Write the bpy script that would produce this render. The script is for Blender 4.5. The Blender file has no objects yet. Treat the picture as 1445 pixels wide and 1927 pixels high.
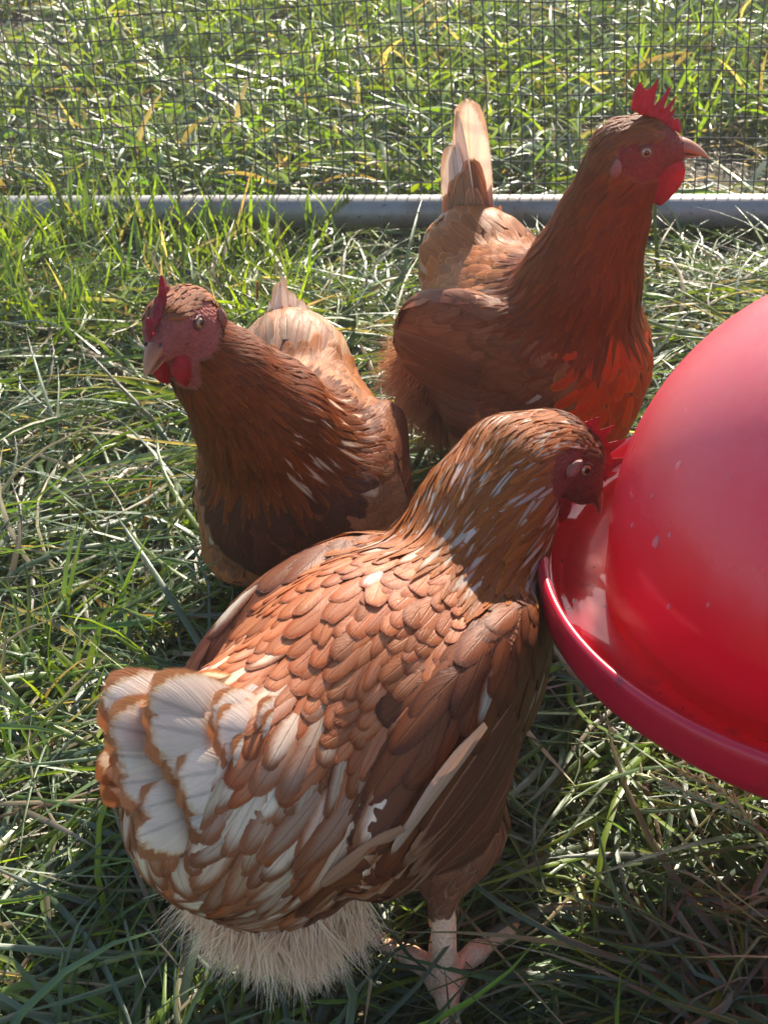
import bpy, bmesh, math, random
import numpy as np
from math import sin, cos, radians, pi, sqrt, atan2
from mathutils import Vector, Matrix

SC = bpy.context.scene
COL = SC.collection
rng = np.random.default_rng(7)
random.seed(7)

# ------------------------------------------------------------------ camera
F_PX, W_PX, H_PX = 2800.0, 1445.0, 1927.0
PITCH, ROLL, CAM_H = radians(34), radians(4.5), 0.70
cd = bpy.data.cameras.new('camera')
cam = bpy.data.objects.new('camera', cd); COL.objects.link(cam)
cd.sensor_fit = 'VERTICAL'; cd.sensor_height = 24.0; cd.lens = F_PX / H_PX * 24.0
cd.dof.use_dof = True; cd.dof.focus_distance = .92; cd.dof.aperture_fstop = 18.0
cd.clip_start = 0.02; cd.clip_end = 200
fw = Vector((0, cos(PITCH), -sin(PITCH))); r0 = Vector((1, 0, 0)); d0 = Vector((0, -sin(PITCH), -cos(PITCH)))
cr = cos(ROLL) * r0 + sin(ROLL) * d0; cdn = -sin(ROLL) * r0 + cos(ROLL) * d0
mw = Matrix.Identity(4)
for i in range(3):
    mw[i][0] = cr[i]; mw[i][1] = -cdn[i]; mw[i][2] = -fw[i]
mw[2][3] = CAM_H
cam.matrix_world = mw
SC.camera = cam

# ------------------------------------------------------------------ light
SUN_DIR = Vector((0.27, 0.79, 0.55)).normalized()          # towards the sun
elev = math.asin(SUN_DIR.z); azim = atan2(SUN_DIR.x, SUN_DIR.y)
world = bpy.data.worlds.new('World'); SC.world = world; world.use_nodes = True
wn = world.node_tree; bg = wn.nodes['Background']
sky = wn.nodes.new('ShaderNodeTexSky'); sky.sky_type = 'NISHITA'; sky.sun_disc = False
sky.sun_elevation = elev; sky.sun_rotation = azim; sky.air_density = 1.0; sky.dust_density = 0.6
wn.links.new(sky.outputs[0], bg.inputs['Color']); bg.inputs['Strength'].default_value = 0.10
sl = bpy.data.lights.new('sun', 'SUN'); sl.energy = 5.0; sl.angle = radians(0.55); sl.color = (1.0, 0.90, 0.74)
so = bpy.data.objects.new('sun', sl); COL.objects.link(so)
so.rotation_euler = SUN_DIR.to_track_quat('Z', 'Y').to_euler(); so.location = (2, 1, 2)
SC.view_settings.view_transform = 'Standard'; SC.view_settings.look = 'None'
SC.view_settings.exposure = 1.5; SC.view_settings.gamma = 1.0
SC.cycles.max_bounces = 8; SC.cycles.transparent_max_bounces = 24

# ------------------------------------------------------------------ helpers
def tag(o, label=None, cat=None, group=None, kind=None):
    if label: o['label'] = label
    if cat: o['category'] = cat
    if group: o['group'] = group
    if kind: o['kind'] = kind
    return o

def empty(name, loc=(0, 0, 0)):
    o = bpy.data.objects.new(name, None); COL.objects.link(o); o.location = loc
    o.empty_display_size = 0.02
    return o

def link(name, me, mat=None, parent=None, smooth=True):
    if mat is not None: me.materials.append(mat)
    if smooth: me.polygons.foreach_set('use_smooth', np.ones(len(me.polygons), bool))
    o = bpy.data.objects.new(name, me); COL.objects.link(o)
    if parent is not None:
        o.parent = parent
        off = parent.location
        me.transform(Matrix.Translation(-Vector(world_loc(parent))))
    return o

def world_loc(o):
    v = Vector(o.location)
    while o.parent: o = o.parent; v += Vector(o.location)
    return v

def mesh_np(name, V, Q, smooth=True):
    """V (n,3), Q (m,k) same-size faces"""
    me = bpy.data.meshes.new(name)
    V = np.ascontiguousarray(V, np.float32); Q = np.ascontiguousarray(Q, np.int32)
    m, k = Q.shape
    me.vertices.add(len(V)); me.vertices.foreach_set('co', V.ravel())
    me.loops.add(m * k); me.loops.foreach_set('vertex_index', Q.ravel())
    me.polygons.add(m); me.polygons.foreach_set('loop_start', np.arange(0, m * k, k, dtype=np.int32))
    me.update(calc_edges=True)
    return me

def set_col(me, name, C):
    a = me.color_attributes.new(name, 'FLOAT_COLOR', 'POINT')
    C = np.concatenate([C, np.ones((len(C), 1))], 1) if C.shape[1] == 3 else C
    a.data.foreach_set('color', np.ascontiguousarray(C, np.float32).ravel())

def set_uv(me, UV):                                       # per-vertex uv
    a = me.attributes.new('fuv', 'FLOAT2', 'POINT')
    a.data.foreach_set('vector', np.ascontiguousarray(UV, np.float32).ravel())

def unit(v):
    return v / np.maximum(np.linalg.norm(v, axis=-1, keepdims=True), 1e-9)

class NT:
    def __init__(s, name):
        s.m = bpy.data.materials.new(name); s.m.use_nodes = True
        s.t = s.m.node_tree; s.n = s.t.nodes; s.p = s.n['Principled BSDF']; s.out = s.n['Material Output']
    def node(s, typ, **kw):
        x = s.n.new(typ)
        for k, v in kw.items(): setattr(x, k, v)
        return x
    def link(s, a, b): s.t.links.new(a, b)
    def set(s, **kw):
        for k, v in kw.items(): s.p.inputs[k.replace('_', ' ')].default_value = v
        return s
    def val(s, inp, v):
        if hasattr(v, 'links') or hasattr(v, 'is_linked'): s.link(v, inp)
        else: inp.default_value = v
    def math(s, op, a, b=0.0, c=0.0, clamp=False):
        x = s.node('ShaderNodeMath', operation=op, use_clamp=clamp)
        for i, q in enumerate((a, b, c)): s.val(x.inputs[i], q)
        return x.outputs[0]
    def mix(s, f, a, b, blend='MIX'):
        x = s.node('ShaderNodeMix', data_type='RGBA', blend_type=blend)
        s.val(x.inputs[0], f); s.val(x.inputs[6], a); s.val(x.inputs[7], b)
        return x.outputs[2]
    def noise(s, scale, detail=3, rough=.55, vec=None, out='Fac', dist=0.0):
        x = s.node('ShaderNodeTexNoise'); x.inputs['Scale'].default_value = scale
        x.inputs['Detail'].default_value = detail; x.inputs['Roughness'].default_value = rough
        x.inputs['Distortion'].default_value = dist
        if vec is None:
            vec = s.node('ShaderNodeTexCoord').outputs['Object']
        s.link(vec, x.inputs['Vector'])
        return x.outputs[out]
    def ramp(s, f, stops):
        x = s.node('ShaderNodeValToRGB'); e = x.color_ramp.elements
        while len(e) < len(stops): e.new(0.5)
        for i, (p, c) in enumerate(stops): e[i].position = p; e[i].color = (*c, 1) if len(c) == 3 else c
        s.link(f, x.inputs[0]); return x.outputs[0]
    def smooth(s, f, lo, hi):
        x = s.node('ShaderNodeMapRange', interpolation_type='SMOOTHSTEP')
        s.val(x.inputs[0], f); x.inputs[1].default_value = lo; x.inputs[2].default_value = hi
        return x.outputs[0]
    def attr(s, name):
        return s.node('ShaderNodeAttribute', attribute_name=name)
    def bump(s, h, strength=.3, dist=.001):
        b = s.node('ShaderNodeBump'); b.inputs['Strength'].default_value = strength; b.inputs['Distance'].default_value = dist
        s.link(h, b.inputs['Height']); s.link(b.outputs[0], s.p.inputs['Normal']); return b.outputs[0]
    def translucent(s, color, fac, normal=None):
        tr = s.node('ShaderNodeBsdfTranslucent'); s.val(tr.inputs[0], color)
        if normal is not None: s.link(normal, tr.inputs['Normal'])
        mx = s.node('ShaderNodeMixShader'); s.val(mx.inputs[0], fac)
        s.link(s.p.outputs[0], mx.inputs[1]); s.link(tr.outputs[0], mx.inputs[2])
        s.link(mx.outputs[0], s.out.inputs[0])

def mat_plain(name, c, rough=.5, **kw):
    m = NT(name); m.set(Base_Color=(*c, 1), Roughness=rough, **kw); return m.m

# ------------------------------------------------------------------ materials
def mat_feather(name='feather', transl=.22, barb=1.0, m0=.25, m1=.90, e0=.70, e1=.95, fray=.42):
    m = NT(name)
    uv = m.node('ShaderNodeSeparateXYZ'); m.link(m.attr('fuv').outputs['Vector'], uv.inputs[0])
    u, v = uv.outputs[0], uv.outputs[1]
    d = m.math('ABSOLUTE', m.math('SUBTRACT', m.math('MULTIPLY', u, 2.0), 1.0))
    base = m.attr('base').outputs['Color']; edge = m.attr('edge').outputs['Color']; mid = m.attr('mid').outputs['Color']
    aux = m.node('ShaderNodeSeparateColor'); m.link(m.attr('aux').outputs['Color'], aux.inputs[0])
    ew, rr, mw_ = aux.outputs[0], aux.outputs[1], aux.outputs[2]
    obj = m.node('ShaderNodeTexCoord').outputs['Object']
    nz = m.noise(260, 3, .6, obj)
    vt = m.math('MAXIMUM', m.math('DIVIDE', m.math('SUBTRACT', v, .55), .45), 0.0)
    ell = m.math('SQRT', m.math('ADD', m.math('MULTIPLY', d, d), m.math('MULTIPLY', vt, vt)))
    ell = m.math('ADD', ell, m.math('MULTIPLY', m.math('SUBTRACT', nz, .5), .22))
    # middle patch (white or pale), base, then the lacing at the edge
    cb0 = m.node('ShaderNodeCombineXYZ'); m.link(m.math('MULTIPLY', v, 3.0), cb0.inputs[0]); m.link(m.math('MULTIPLY', u, 9.0), cb0.inputs[1]); m.link(m.math('MULTIPLY', rr, 30), cb0.inputs[2])
    st = m.noise(1.0, 3, .6, cb0.outputs[0]); ell = m.math('ADD', ell, m.math('MULTIPLY', m.math('SUBTRACT', st, .5), .30))
    m_in = m.math('SUBTRACT', 1.0, m.smooth(ell, m0, m1))
    m_fac = m.math('MULTIPLY', m_in, mw_, clamp=True)
    c = m.mix(m_fac, base, mid)
    e_fac = m.math('MULTIPLY', m.smooth(ell, e0, e1), ew, clamp=True)
    c = m.mix(e_fac, c, edge)
    # barbs: fine diagonal streaks
    ph = m.math('ADD', m.math('MULTIPLY', v, 1.0), m.math('MULTIPLY', d, -.55))
    cmb = m.node('ShaderNodeCombineXYZ'); m.link(m.math('MULTIPLY', ph, 34), cmb.inputs[0]); m.link(m.math('MULTIPLY', u, 2.2), cmb.inputs[1]); m.link(m.math('MULTIPLY', rr, 40), cmb.inputs[2])
    bn = m.noise(1.0, 2, .6, cmb.outputs[0])
    br = m.math('ADD', .72, m.math('MULTIPLY', bn, .56 * barb))
    shaft = m.math('SUBTRACT', 1.0, m.smooth(d, .02, .09))
    br = m.math('MULTIPLY', br, m.math('SUBTRACT', 1.0, m.math('MULTIPLY', shaft, .22)))
    br = m.math('MULTIPLY', br, m.math('ADD', .82, m.math('MULTIPLY', rr, .36)))
    hsv = m.node('ShaderNodeHueSaturation'); m.link(c, hsv.inputs['Color']); m.link(br, hsv.inputs['Value']); hsv.inputs['Saturation'].default_value = 1.06
    c = hsv.outputs[0]
    m.link(c, m.p.inputs['Base Color'])
    m.set(Roughness=.45)
    m.p.inputs['Specular IOR Level'].default_value = .2
    nrm = m.bump(m.math('ADD', bn, m.math('MULTIPLY', shaft, .8)), .5, .0006)
    cb2 = m.node('ShaderNodeCombineXYZ'); m.link(m.math('MULTIPLY', ph, 46), cb2.inputs[0]); m.link(m.math('MULTIPLY', u, 1.3), cb2.inputs[1]); m.link(m.math('MULTIPLY', rr, 90), cb2.inputs[2])
    fr_ = m.noise(1.0, 2, .7, cb2.outputs[0])
    E = m.math('ADD', m.math('MAXIMUM', d, vt), m.math('MULTIPLY', m.math('SUBTRACT', fr_, .5), fray))
    alpha = m.math('SUBTRACT', 1.0, m.smooth(E, .90, 1.02))
    warm = m.mix(1.0, c, (1.0, .78, .6, 1), 'MULTIPLY')
    m.translucent(warm, transl)
    tp = m.node('ShaderNodeBsdfTransparent'); mx = m.node('ShaderNodeMixShader'); prev = m.out.inputs[0].links[0].from_socket
    m.link(alpha, mx.inputs[0]); m.link(tp.outputs[0], mx.inputs[1]); m.link(prev, mx.inputs[2]); m.link(mx.outputs[0], m.out.inputs[0])
    return m.m

def mat_body():
    m = NT('hen_skin')
    c = m.attr('base').outputs['Color']
    n1 = m.noise(420, 3, .6); n2 = m.noise(90, 3, .6)
    v = m.math('ADD', .35, m.math('ADD', m.math('MULTIPLY', n1, .55), m.math('MULTIPLY', n2, .75)))
    hsv = m.node('ShaderNodeHueSaturation'); m.link(c, hsv.inputs['Color']); m.link(v, hsv.inputs['Value'])
    m.link(hsv.outputs[0], m.p.inputs['Base Color']); m.set(Roughness=.7); m.p.inputs['Specular IOR Level'].default_value = .25
    vo = m.node('ShaderNodeTexVoronoi'); vo.inputs['Scale'].default_value = 480
    m.link(m.node('ShaderNodeTexCoord').outputs['Object'], vo.inputs['Vector'])
    m.bump(m.math('ADD', m.math('ADD', vo.outputs['Distance'], n1), m.math('MULTIPLY', n2, 2.0)), .8, .0012)
    return m.m

def mat_flesh(name, c, transl=.35, rough=.42):
    m = NT(name)
    n1 = m.noise(700, 3, .6); n2 = m.noise(160, 3, .5)
    col = m.mix(m.smooth(n2, .35, .7), (*c, 1), (c[0] * .72, c[1] * .6, c[2] * .6, 1))
    m.link(col, m.p.inputs['Base Color']); m.set(Roughness=rough)
    m.bump(m.math('ADD', n1, m.math('MULTIPLY', n2, 2.0)), .9, .0016)
    m.translucent((min(1, c[0] * 1.6), c[1] * 1.1, c[2] * 1.2, 1), transl)
    return m.m

def mat_grass(name='grass_blade', transl=.42, rough=.33):
    m = NT(name)
    c = m.attr('base').outputs['Color']
    uv = m.node('ShaderNodeSeparateXYZ'); m.link(m.attr('fuv').outputs['Vector'], uv.inputs[0])
    st = m.node('ShaderNodeCombineXYZ'); m.link(m.math('MULTIPLY', uv.outputs[0], 7), st.inputs[0]); m.link(m.math('MULTIPLY', uv.outputs[1], 3), st.inputs[1])
    n = m.noise(1.0, 2, .6, st.outputs[0])
    n2 = m.noise(55, 3, .6)
    v = m.math('ADD', .55, m.math('ADD', m.math('MULTIPLY', n, .45), m.math('MULTIPLY', n2, .45)))
    hsv = m.node('ShaderNodeHueSaturation'); m.link(c, hsv.inputs['Color']); m.link(v, hsv.inputs['Value'])
    m.link(hsv.outputs[0], m.p.inputs['Base Color']); m.set(Roughness=rough)
    m.p.inputs['Specular IOR Level'].default_value = .6
    nrm = m.bump(n, .6, .0005)
    tc = m.mix(1.0, hsv.outputs[0], (1.9, 1.75, .6, 1), 'MULTIPLY')
    m.translucent(tc, transl)
    return m.m

M_FEATHER = mat_feather()
M_TAIL = mat_feather('tail_feather', .35, .6, .84, .96, .93, 1.02, .10)
M_BODY = mat_body()
M_COMB = mat_flesh('comb_flesh', (.28, .012, .030), .42)
M_WATTLE = mat_flesh('wattle_flesh', (.46, .012, .028), .45)
M_LOBE = mat_flesh('ear_lobe_flesh', (.34, .13, .10), .1)
M_LID = mat_flesh('eyelid_flesh', (.13, .032, .024), .05)
M_PUPIL = mat_plain('pupil', (.006, .005, .005), .05)
M_GRASS = mat_grass()

def mat_strand():
    m = NT('down_strand')
    m.link(m.attr('base').outputs['Color'], m.p.inputs['Base Color']); m.set(Roughness=.6)
    m.translucent(m.attr('base').outputs['Color'], .4)
    return m.m
M_DOWN = mat_strand()

def mat_beak():
    m = NT('beak_horn')
    z = m.node('ShaderNodeSeparateXYZ'); m.link(m.attr('fuv').outputs['Vector'], z.inputs[0])
    n = m.noise(300, 2)
    f = m.math('ADD', z.outputs[1], m.math('MULTIPLY', m.math('SUBTRACT', n, .5), .3))
    c = m.ramp(f, [(0.0, (.16, .06, .04)), (.45, (.27, .085, .035)), (1.0, (.36, .16, .07))])
    m.link(c, m.p.inputs['Base Color']); m.set(Roughness=.35); m.bump(n, .2, .0004)
    return m.m
M_BEAK = mat_beak()

def mat_eye():
    m = NT('iris')
    z = m.node('ShaderNodeSeparateXYZ'); m.link(m.attr('fuv').outputs['Vector'], z.inputs[0])
    n = m.noise(900, 2)
    f = m.math('ADD', z.outputs[1], m.math('MULTIPLY', m.math('SUBTRACT', n, .5), .15))
    c = m.ramp(f, [(0.0, (.06, .025, .01)), (.25, (.28, .12, .03)), (.6, (.34, .17, .055)), (.9, (.25, .11, .04)), (1.0, (.06, .03, .02))])
    m.link(c, m.p.inputs['Base Color']); m.set(Roughness=.08, Coat_Weight=1.0, Coat_Roughness=.03)
    return m.m
M_EYE = mat_eye()

# ------------------------------------------------------------------ signed distance hens
class Hen:
    """Smooth union of round cones and ellipsoids in a local frame: x forward, y left, z up, origin on the ground."""
    def __init__(s, origin, heading, k=.02):
        s.O = np.array([origin[0], origin[1], 0.0]); h = radians(heading)
        s.f = np.array([cos(h), sin(h), 0]); s.l = np.array([-sin(h), cos(h), 0]); s.u = np.array([0, 0, 1.])
        s.M = np.stack([s.f, s.l, s.u]); s.k = k; s.P = []
    def w2l(s, p): return (np.asarray(p, float) - s.O) @ s.M.T
    def l2w(s, p): return np.asarray(p, float) @ s.M + s.O
    def cap(s, a, b, ra, rb, flow=None, reg='body', feath=True):
        a, b = np.array(a, float), np.array(b, float)
        s.P.append(('c', a, b, ra, rb, unit(np.array(flow, float) if flow is not None else a - b), reg, feath))
    def ell(s, c, r, flow=(-1, 0, -.2), reg='body', yaw=0, pitch=0, rollx=0, feath=True):
        R = np.array(Matrix.Rotation(radians(yaw), 3, 'Z') @ Matrix.Rotation(radians(-pitch), 3, 'Y') @ Matrix.Rotation(radians(rollx), 3, 'X'))
        s.P.append(('e', np.array(c, float), np.array(r, float), R, None, unit(np.array(flow, float)), reg, feath))
    def dists(s, p):
        out = []
        for q in s.P:
            if q[0] == 'c':
                _, a, b, ra, rb = q[:5]; ab = b - a; L2 = ab @ ab
                t = np.clip(((p - a) @ ab) / L2, 0, 1)
                out.append(np.linalg.norm(p - a - t[..., None] * ab, axis=-1) - (ra + (rb - ra) * t))
            else:
                _, c, r, R = q[:4]; x = (p - c) @ R
                k0 = np.linalg.norm(x / r, axis=-1); k1 = np.linalg.norm(x / (r * r), axis=-1)
                out.append(k0 * (k0 - 1) / np.maximum(k1, 1e-6))
        return out
    def sdf_m(s, p):
        d = s.dists(p)
        def sm(L, k):
            D = np.stack(L); mn = D.min(0); return mn - k * np.log(np.exp(-(D - mn) / k).sum(0))
        pick = lambda g: [x for x, q in zip(d, s.P) if q[6] in g]
        res = sm(pick(('body', 'breast', 'rump', 'wing', 'thigh')), s.k * .2)
        res = sm([res] + pick(('neck',)), .0055)
        hd = pick(('head',))
        if hd: res = sm([res, sm(hd, .0022)], .003)
        small = pick(('leg',))
        if small: res = sm([res] + small, .0025)
        return res
    def grad(s, p, e=.0008):
        g = []
        for i in range(3):
            o = np.zeros(3); o[i] = e
            g.append(s.sdf_m(p + o) - s.sdf_m(p - o))
        return unit(np.stack(g, -1))
    def project(s, p, n=2, off=0.0):
        for _ in range(n):
            g = s.grad(p); d = s.sdf_m(p)
            p = p - g * np.clip(d - off, -.02, .02)[..., None]
        return p, s.grad(p)
    def flow(s, p):
        d = np.stack(s.dists(p), 0); w = np.exp(-(d - d.min(0)) / .012)
        return unit(np.einsum('kn,kj->nj', w, np.stack([q[5] for q in s.P])))
    def region(s, p):
        d = np.stack(s.dists(p), 0); return d.argmin(0)
    def mesh(s, h=.003):
        lo = np.array([1e9] * 3); hi = -lo
        for q in s.P:
            if q[0] == 'c':
                r = max(q[3], q[4]); lo = np.minimum(lo, np.minimum(q[1], q[2]) - r); hi = np.maximum(hi, np.maximum(q[1], q[2]) + r)
            else:
                r = q[2].max(); lo = np.minimum(lo, q[1] - r); hi = np.maximum(hi, q[1] + r)
        lo -= 3 * h; hi += 3 * h
        n = np.ceil((hi - lo) / h).astype(int)
        ax = [lo[i] + h * np.arange(n[i]) for i in range(3)]
        val = np.empty(n)
        for i in range(n[0]):
            X, Y, Z = np.meshgrid(ax[0][i:i + 1], ax[1], ax[2], indexing='ij')
            val[i] = s.sdf_m(np.stack([X, Y, Z], -1).reshape(-1, 3)).reshape(n[1], n[2])
        ins = val < 0
        c = np.zeros((n[0] - 1, n[1] - 1, n[2] - 1), int)
        for a in (0, 1):
            for b in (0, 1):
                for d in (0, 1): c += ins[a:n[0] - 1 + a, b:n[1] - 1 + b, d:n[2] - 1 + d]
        act = (c > 0) & (c < 8)
        idx = -np.ones(act.shape, int); ij = np.argwhere(act); idx[act] = np.arange(len(ij))
        V = lo + (ij + .5) * h
        V, _ = s.project(V, 3)
        faces = []
        for axis in range(3):
            A = [slice(None)] * 3; B = [slice(None)] * 3
            A[axis] = slice(0, -1); B[axis] = slice(1, None)
            a, b = ins[tuple(A)], ins[tuple(B)]
            e = np.argwhere(a != b); sgn = a[tuple(e.T)]
            o = [i for i in range(3) if i != axis]
            if axis == 1: o = o[::-1]
            ok = (e[:, o[0]] > 0) & (e[:, o[1]] > 0) & (e[:, o[0]] < n[o[0]] - 1) & (e[:, o[1]] < n[o[1]] - 1)
            e, sgn = e[ok], sgn[ok]
            q = []
            for du, dv in ((-1, -1), (0, -1), (0, 0), (-1, 0)):
                k = e.copy(); k[:, o[0]] += du; k[:, o[1]] += dv; q.append(idx[tuple(k.T)])
            q = np.stack(q, 1); q[~sgn] = q[~sgn][:, ::-1]; faces.append(q)
        return V, np.concatenate(faces)

VROWS = np.array([0, .22, .44, .62, .76, .87, .95, 1.0]); UCOLS = np.array([-1, -.5, 0, .5, 1.0])
def feather_faces(N, nr, nc):
    q = []
    for i in range(nr - 1):
        for j in range(nc - 1):
            a = i * nc + j; q.append((a, a + 1, a + nc + 1, a + nc))
    q = np.array(q); return (np.arange(N)[:, None, None] * nr * nc + q[None]).reshape(-1, 4)

def width_profile(v, point):
    """point 0: broad round tip, 1: pointed hackle"""
    r = np.clip(v / .3, 0, 1) ** .6 * .55 + .45
    vv = np.clip((v - .5) / .5, 0, 1)
    rnd = np.sqrt(np.clip(1 - vv ** 2.4, 0, 1)) * .82 + .18 * (vv < .99) + .10 * (vv >= .99)
    pt = (1 - v ** 1.8) * .97 + .03
    return r * (rnd * (1 - point) + pt * point)

class FeatherSet:
    def __init__(s): s.V = []; s.UV = []; s.A = {k: [] for k in ('base', 'edge', 'mid', 'aux')}; s.n = 0
    def add_surface(s, hen, P, T, L, W, lift, point, base, edge, mid, aux, h0=.0012, roll=None, stiff=.0):
        N = len(P); nr, nc = len(VROWS), len(UCOLS)
        p = P.copy(); g = hen.grad(p); t = unit(T - (T * g).sum(-1, keepdims=True) * g); t_init = t.copy()
        rows = [(p.copy(), t.copy(), g.copy())]
        for k in range(1, nr):
            st = (VROWS[k] - VROWS[k - 1]) * L
            p = p + t * st[:, None]
            p, g = hen.project(p, 1)
            t = unit(t - (t * g).sum(-1, keepdims=True) * g)
            rows.append((p.copy(), t.copy(), g.copy()))
        V = np.zeros((N, nr, nc, 3)); UV = np.zeros((N, nr, nc, 2))
        w = width_profile(VROWS[None, :], point[:, None]) * W[:, None] * .5
        ru = rng.normal(size=(N, 1)) * .05 if roll is None else roll[:, None]
        for k in range(nr):
            pp, tt, gg = rows[k]; b = np.cross(gg, tt)
            base_h = h0 * .7 + .7 * lift * L * VROWS[k] ** 1.4 + stiff * L * VROWS[k]
            q = pp[:, None, :] + b[:, None, :] * (UCOLS[None, :, None] * w[:, k, None, None])
            # follow the curvature across the feather
            d = hen.sdf_m(q.reshape(-1, 3)).reshape(N, nc)
            q = q + gg[:, None, :] * (-d[..., None] * .85 + base_h[:, None, None])
            q = q + gg[:, None, :] * ((.04 - (UCOLS ** 2) * .10)[None, :, None] * w[:, k, None, None])
            q = q + gg[:, None, :] * (UCOLS[None, :, None] * ru[:, :, None] * w[:, k, None, None])
            V[:, k] = q
            UV[:, k, :, 0] = UCOLS * .5 + .5; UV[:, k, :, 1] = VROWS[k]
        s._push(hen.l2w(V.reshape(-1, 3)), UV.reshape(-1, 2), N, nr * nc, base, edge, mid, aux)
    def add_free(s, P, D, Nn, L, W, bend, point, base, edge, mid, aux, sweep=0.0):
        """P base, D direction, Nn normal, world frame; bend = droop towards the normal's back"""
        N = len(P); nr, nc = len(VROWS), len(UCOLS)
        D = unit(D); Nn = unit(Nn - (Nn * D).sum(-1, keepdims=True) * D); B = np.cross(Nn, D)
        w = width_profile(VROWS[None, :], point[:, None]) * W[:, None] * .5
        V = np.zeros((N, nr, nc, 3)); UV = np.zeros((N, nr, nc, 2))
        for k in range(nr):
            v = VROWS[k]
            c = P + D * (L * v)[:, None] - Nn * (bend * L * v * v)[:, None] + B * (sweep * L * v * v)[:, None]
            q = c[:, None] + B[:, None] * (UCOLS[None, :, None] * w[:, k, None, None])
            q = q - Nn[:, None] * ((UCOLS ** 2)[None, :, None] * w[:, k, None, None] * .22)
            V[:, k] = q; UV[:, k, :, 0] = UCOLS * .5 + .5; UV[:, k, :, 1] = v
        s._push(V.reshape(-1, 3), UV.reshape(-1, 2), N, nr * nc, base, edge, mid, aux)
    def _push(s, V, UV, N, k, base, edge, mid, aux):
        s.V.append(V); s.UV.append(UV); s.n += N
        for nm, a in (('base', base), ('edge', edge), ('mid', mid), ('aux', aux)): s.A[nm].append(np.repeat(a, k, 0))
    def build(s, name, mat, parent):
        Q = feather_faces(s.n, len(VROWS), len(UCOLS))
        me = mesh_np(name, np.concatenate(s.V), Q)
        set_uv(me, np.concatenate(s.UV))
        for k, a in s.A.items(): set_col(me, k, np.clip(np.concatenate(a), 0, 1))
        return link(name, me, mat, parent)

def poisson(P, R, seed=0):
    """greedy variable radius sampling, returns kept indices"""
    r = np.random.default_rng(seed); order = r.permutation(len(P)); cell = R.max()
    grid = {}; keep = []
    key = np.floor(P / cell).astype(int)
    for i in order:
        kx, ky, kz = key[i]; ok = True; ri = R[i]
        for a in (-1, 0, 1):
            for b in (-1, 0, 1):
                for c in (-1, 0, 1):
                    for j in grid.get((kx + a, ky + b, kz + c), ()):
                        dx = P[i] - P[j]
                        if dx[0] * dx[0] + dx[1] * dx[1] + dx[2] * dx[2] < ri * ri: ok = False; break
                    if not ok: break
                if not ok: break
            if not ok: break
        if ok: grid.setdefault((kx, ky, kz), []).append(i); keep.append(i)
    return np.array(keep)

def strands(name, P, D, L, w, col, parent, mat, curl=.25, seed=3, segs=4, clump=.30):
    r = np.random.default_rng(seed); N = len(P); D = unit(D)
    ck = np.floor(P / .009).astype(int); hsh = (ck[:, 0] * 73856093 ^ ck[:, 1] * 19349663 ^ ck[:, 2] * 83492791) % 997; tab = r.normal(size=(997, 3)); D = unit(D + tab[hsh] * clump); L = L * (1 + np.clip(tab[hsh, 0], -1, 1) * clump)
    side = unit(np.cross(D, unit(r.normal(size=(N, 3))))); c2 = np.cross(D, side)
    amp = r.normal(size=(N, 2)) * curl
    V = np.zeros((N, segs + 1, 2, 3))
    for k in range(segs + 1):
        v = k / segs
        c = P + D * (L * v)[:, None] + (side * amp[:, :1] + c2 * amp[:, 1:]) * (L * v * v)[:, None]
        c[:, 2] -= L * v * v * .12
        ww = w * (1 - v * .85)
        V[:, k, 0] = c - side * ww[:, None] * .5; V[:, k, 1] = c + side * ww[:, None] * .5
    q = np.array([(i * 2, i * 2 + 1, i * 2 + 3, i * 2 + 2) for i in range(segs)])
    Q = (np.arange(N)[:, None, None] * (segs + 1) * 2 + q[None]).reshape(-1, 4)
    me = mesh_np(name, V.reshape(-1, 3), Q); set_col(me, 'base', np.repeat(np.clip(col, 0, 1), (segs + 1) * 2, 0))
    return link(name, me, mat, parent)

# ---- small head parts, built in a head frame (x beak, y left, z up) then placed
def place(V, c, X, Y, Z): return np.asarray(c) + V[:, :1] * X + V[:, 1:2] * Y + V[:, 2:3] * Z

def grid_mesh(name, G, UV=None, closed_u=False, mat=None, parent=None):
    nu, nv = G.shape[:2]; q = []
    for i in range(nu if closed_u else nu - 1):
        for j in range(nv - 1):
            a = i * nv + j; b = ((i + 1) % nu) * nv + j; q.append((a, b, b + 1, a + 1))
    me = mesh_np(name, G.reshape(-1, 3), np.array(q))
    if UV is not None: set_uv(me, UV.reshape(-1, 2))
    bm = bmesh.new(); bm.from_mesh(me); bmesh.ops.remove_doubles(bm, verts=bm.verts, dist=1e-5)
    bmesh.ops.recalc_face_normals(bm, faces=bm.faces); bm.to_mesh(me); bm.free()
    return link(name, me, mat, parent)

def ray_hit(hen, px, py, off=0.0):
    q = fw + cr * ((px - 722.5) / F_PX) + cdn * ((py - 963.5) / F_PX); q = np.array(q.normalized()); c = np.array([0, 0, CAM_H]); t = .3
    for _ in range(120):
        d = float(hen.sdf_m(hen.w2l(c + q * t)[None])[0]) - off
        if d < .0005: break
        t += d * .7
    p = c + q * t; return p, unit(hen.grad(hen.w2l(p)[None])[0] @ hen.M)

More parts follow.
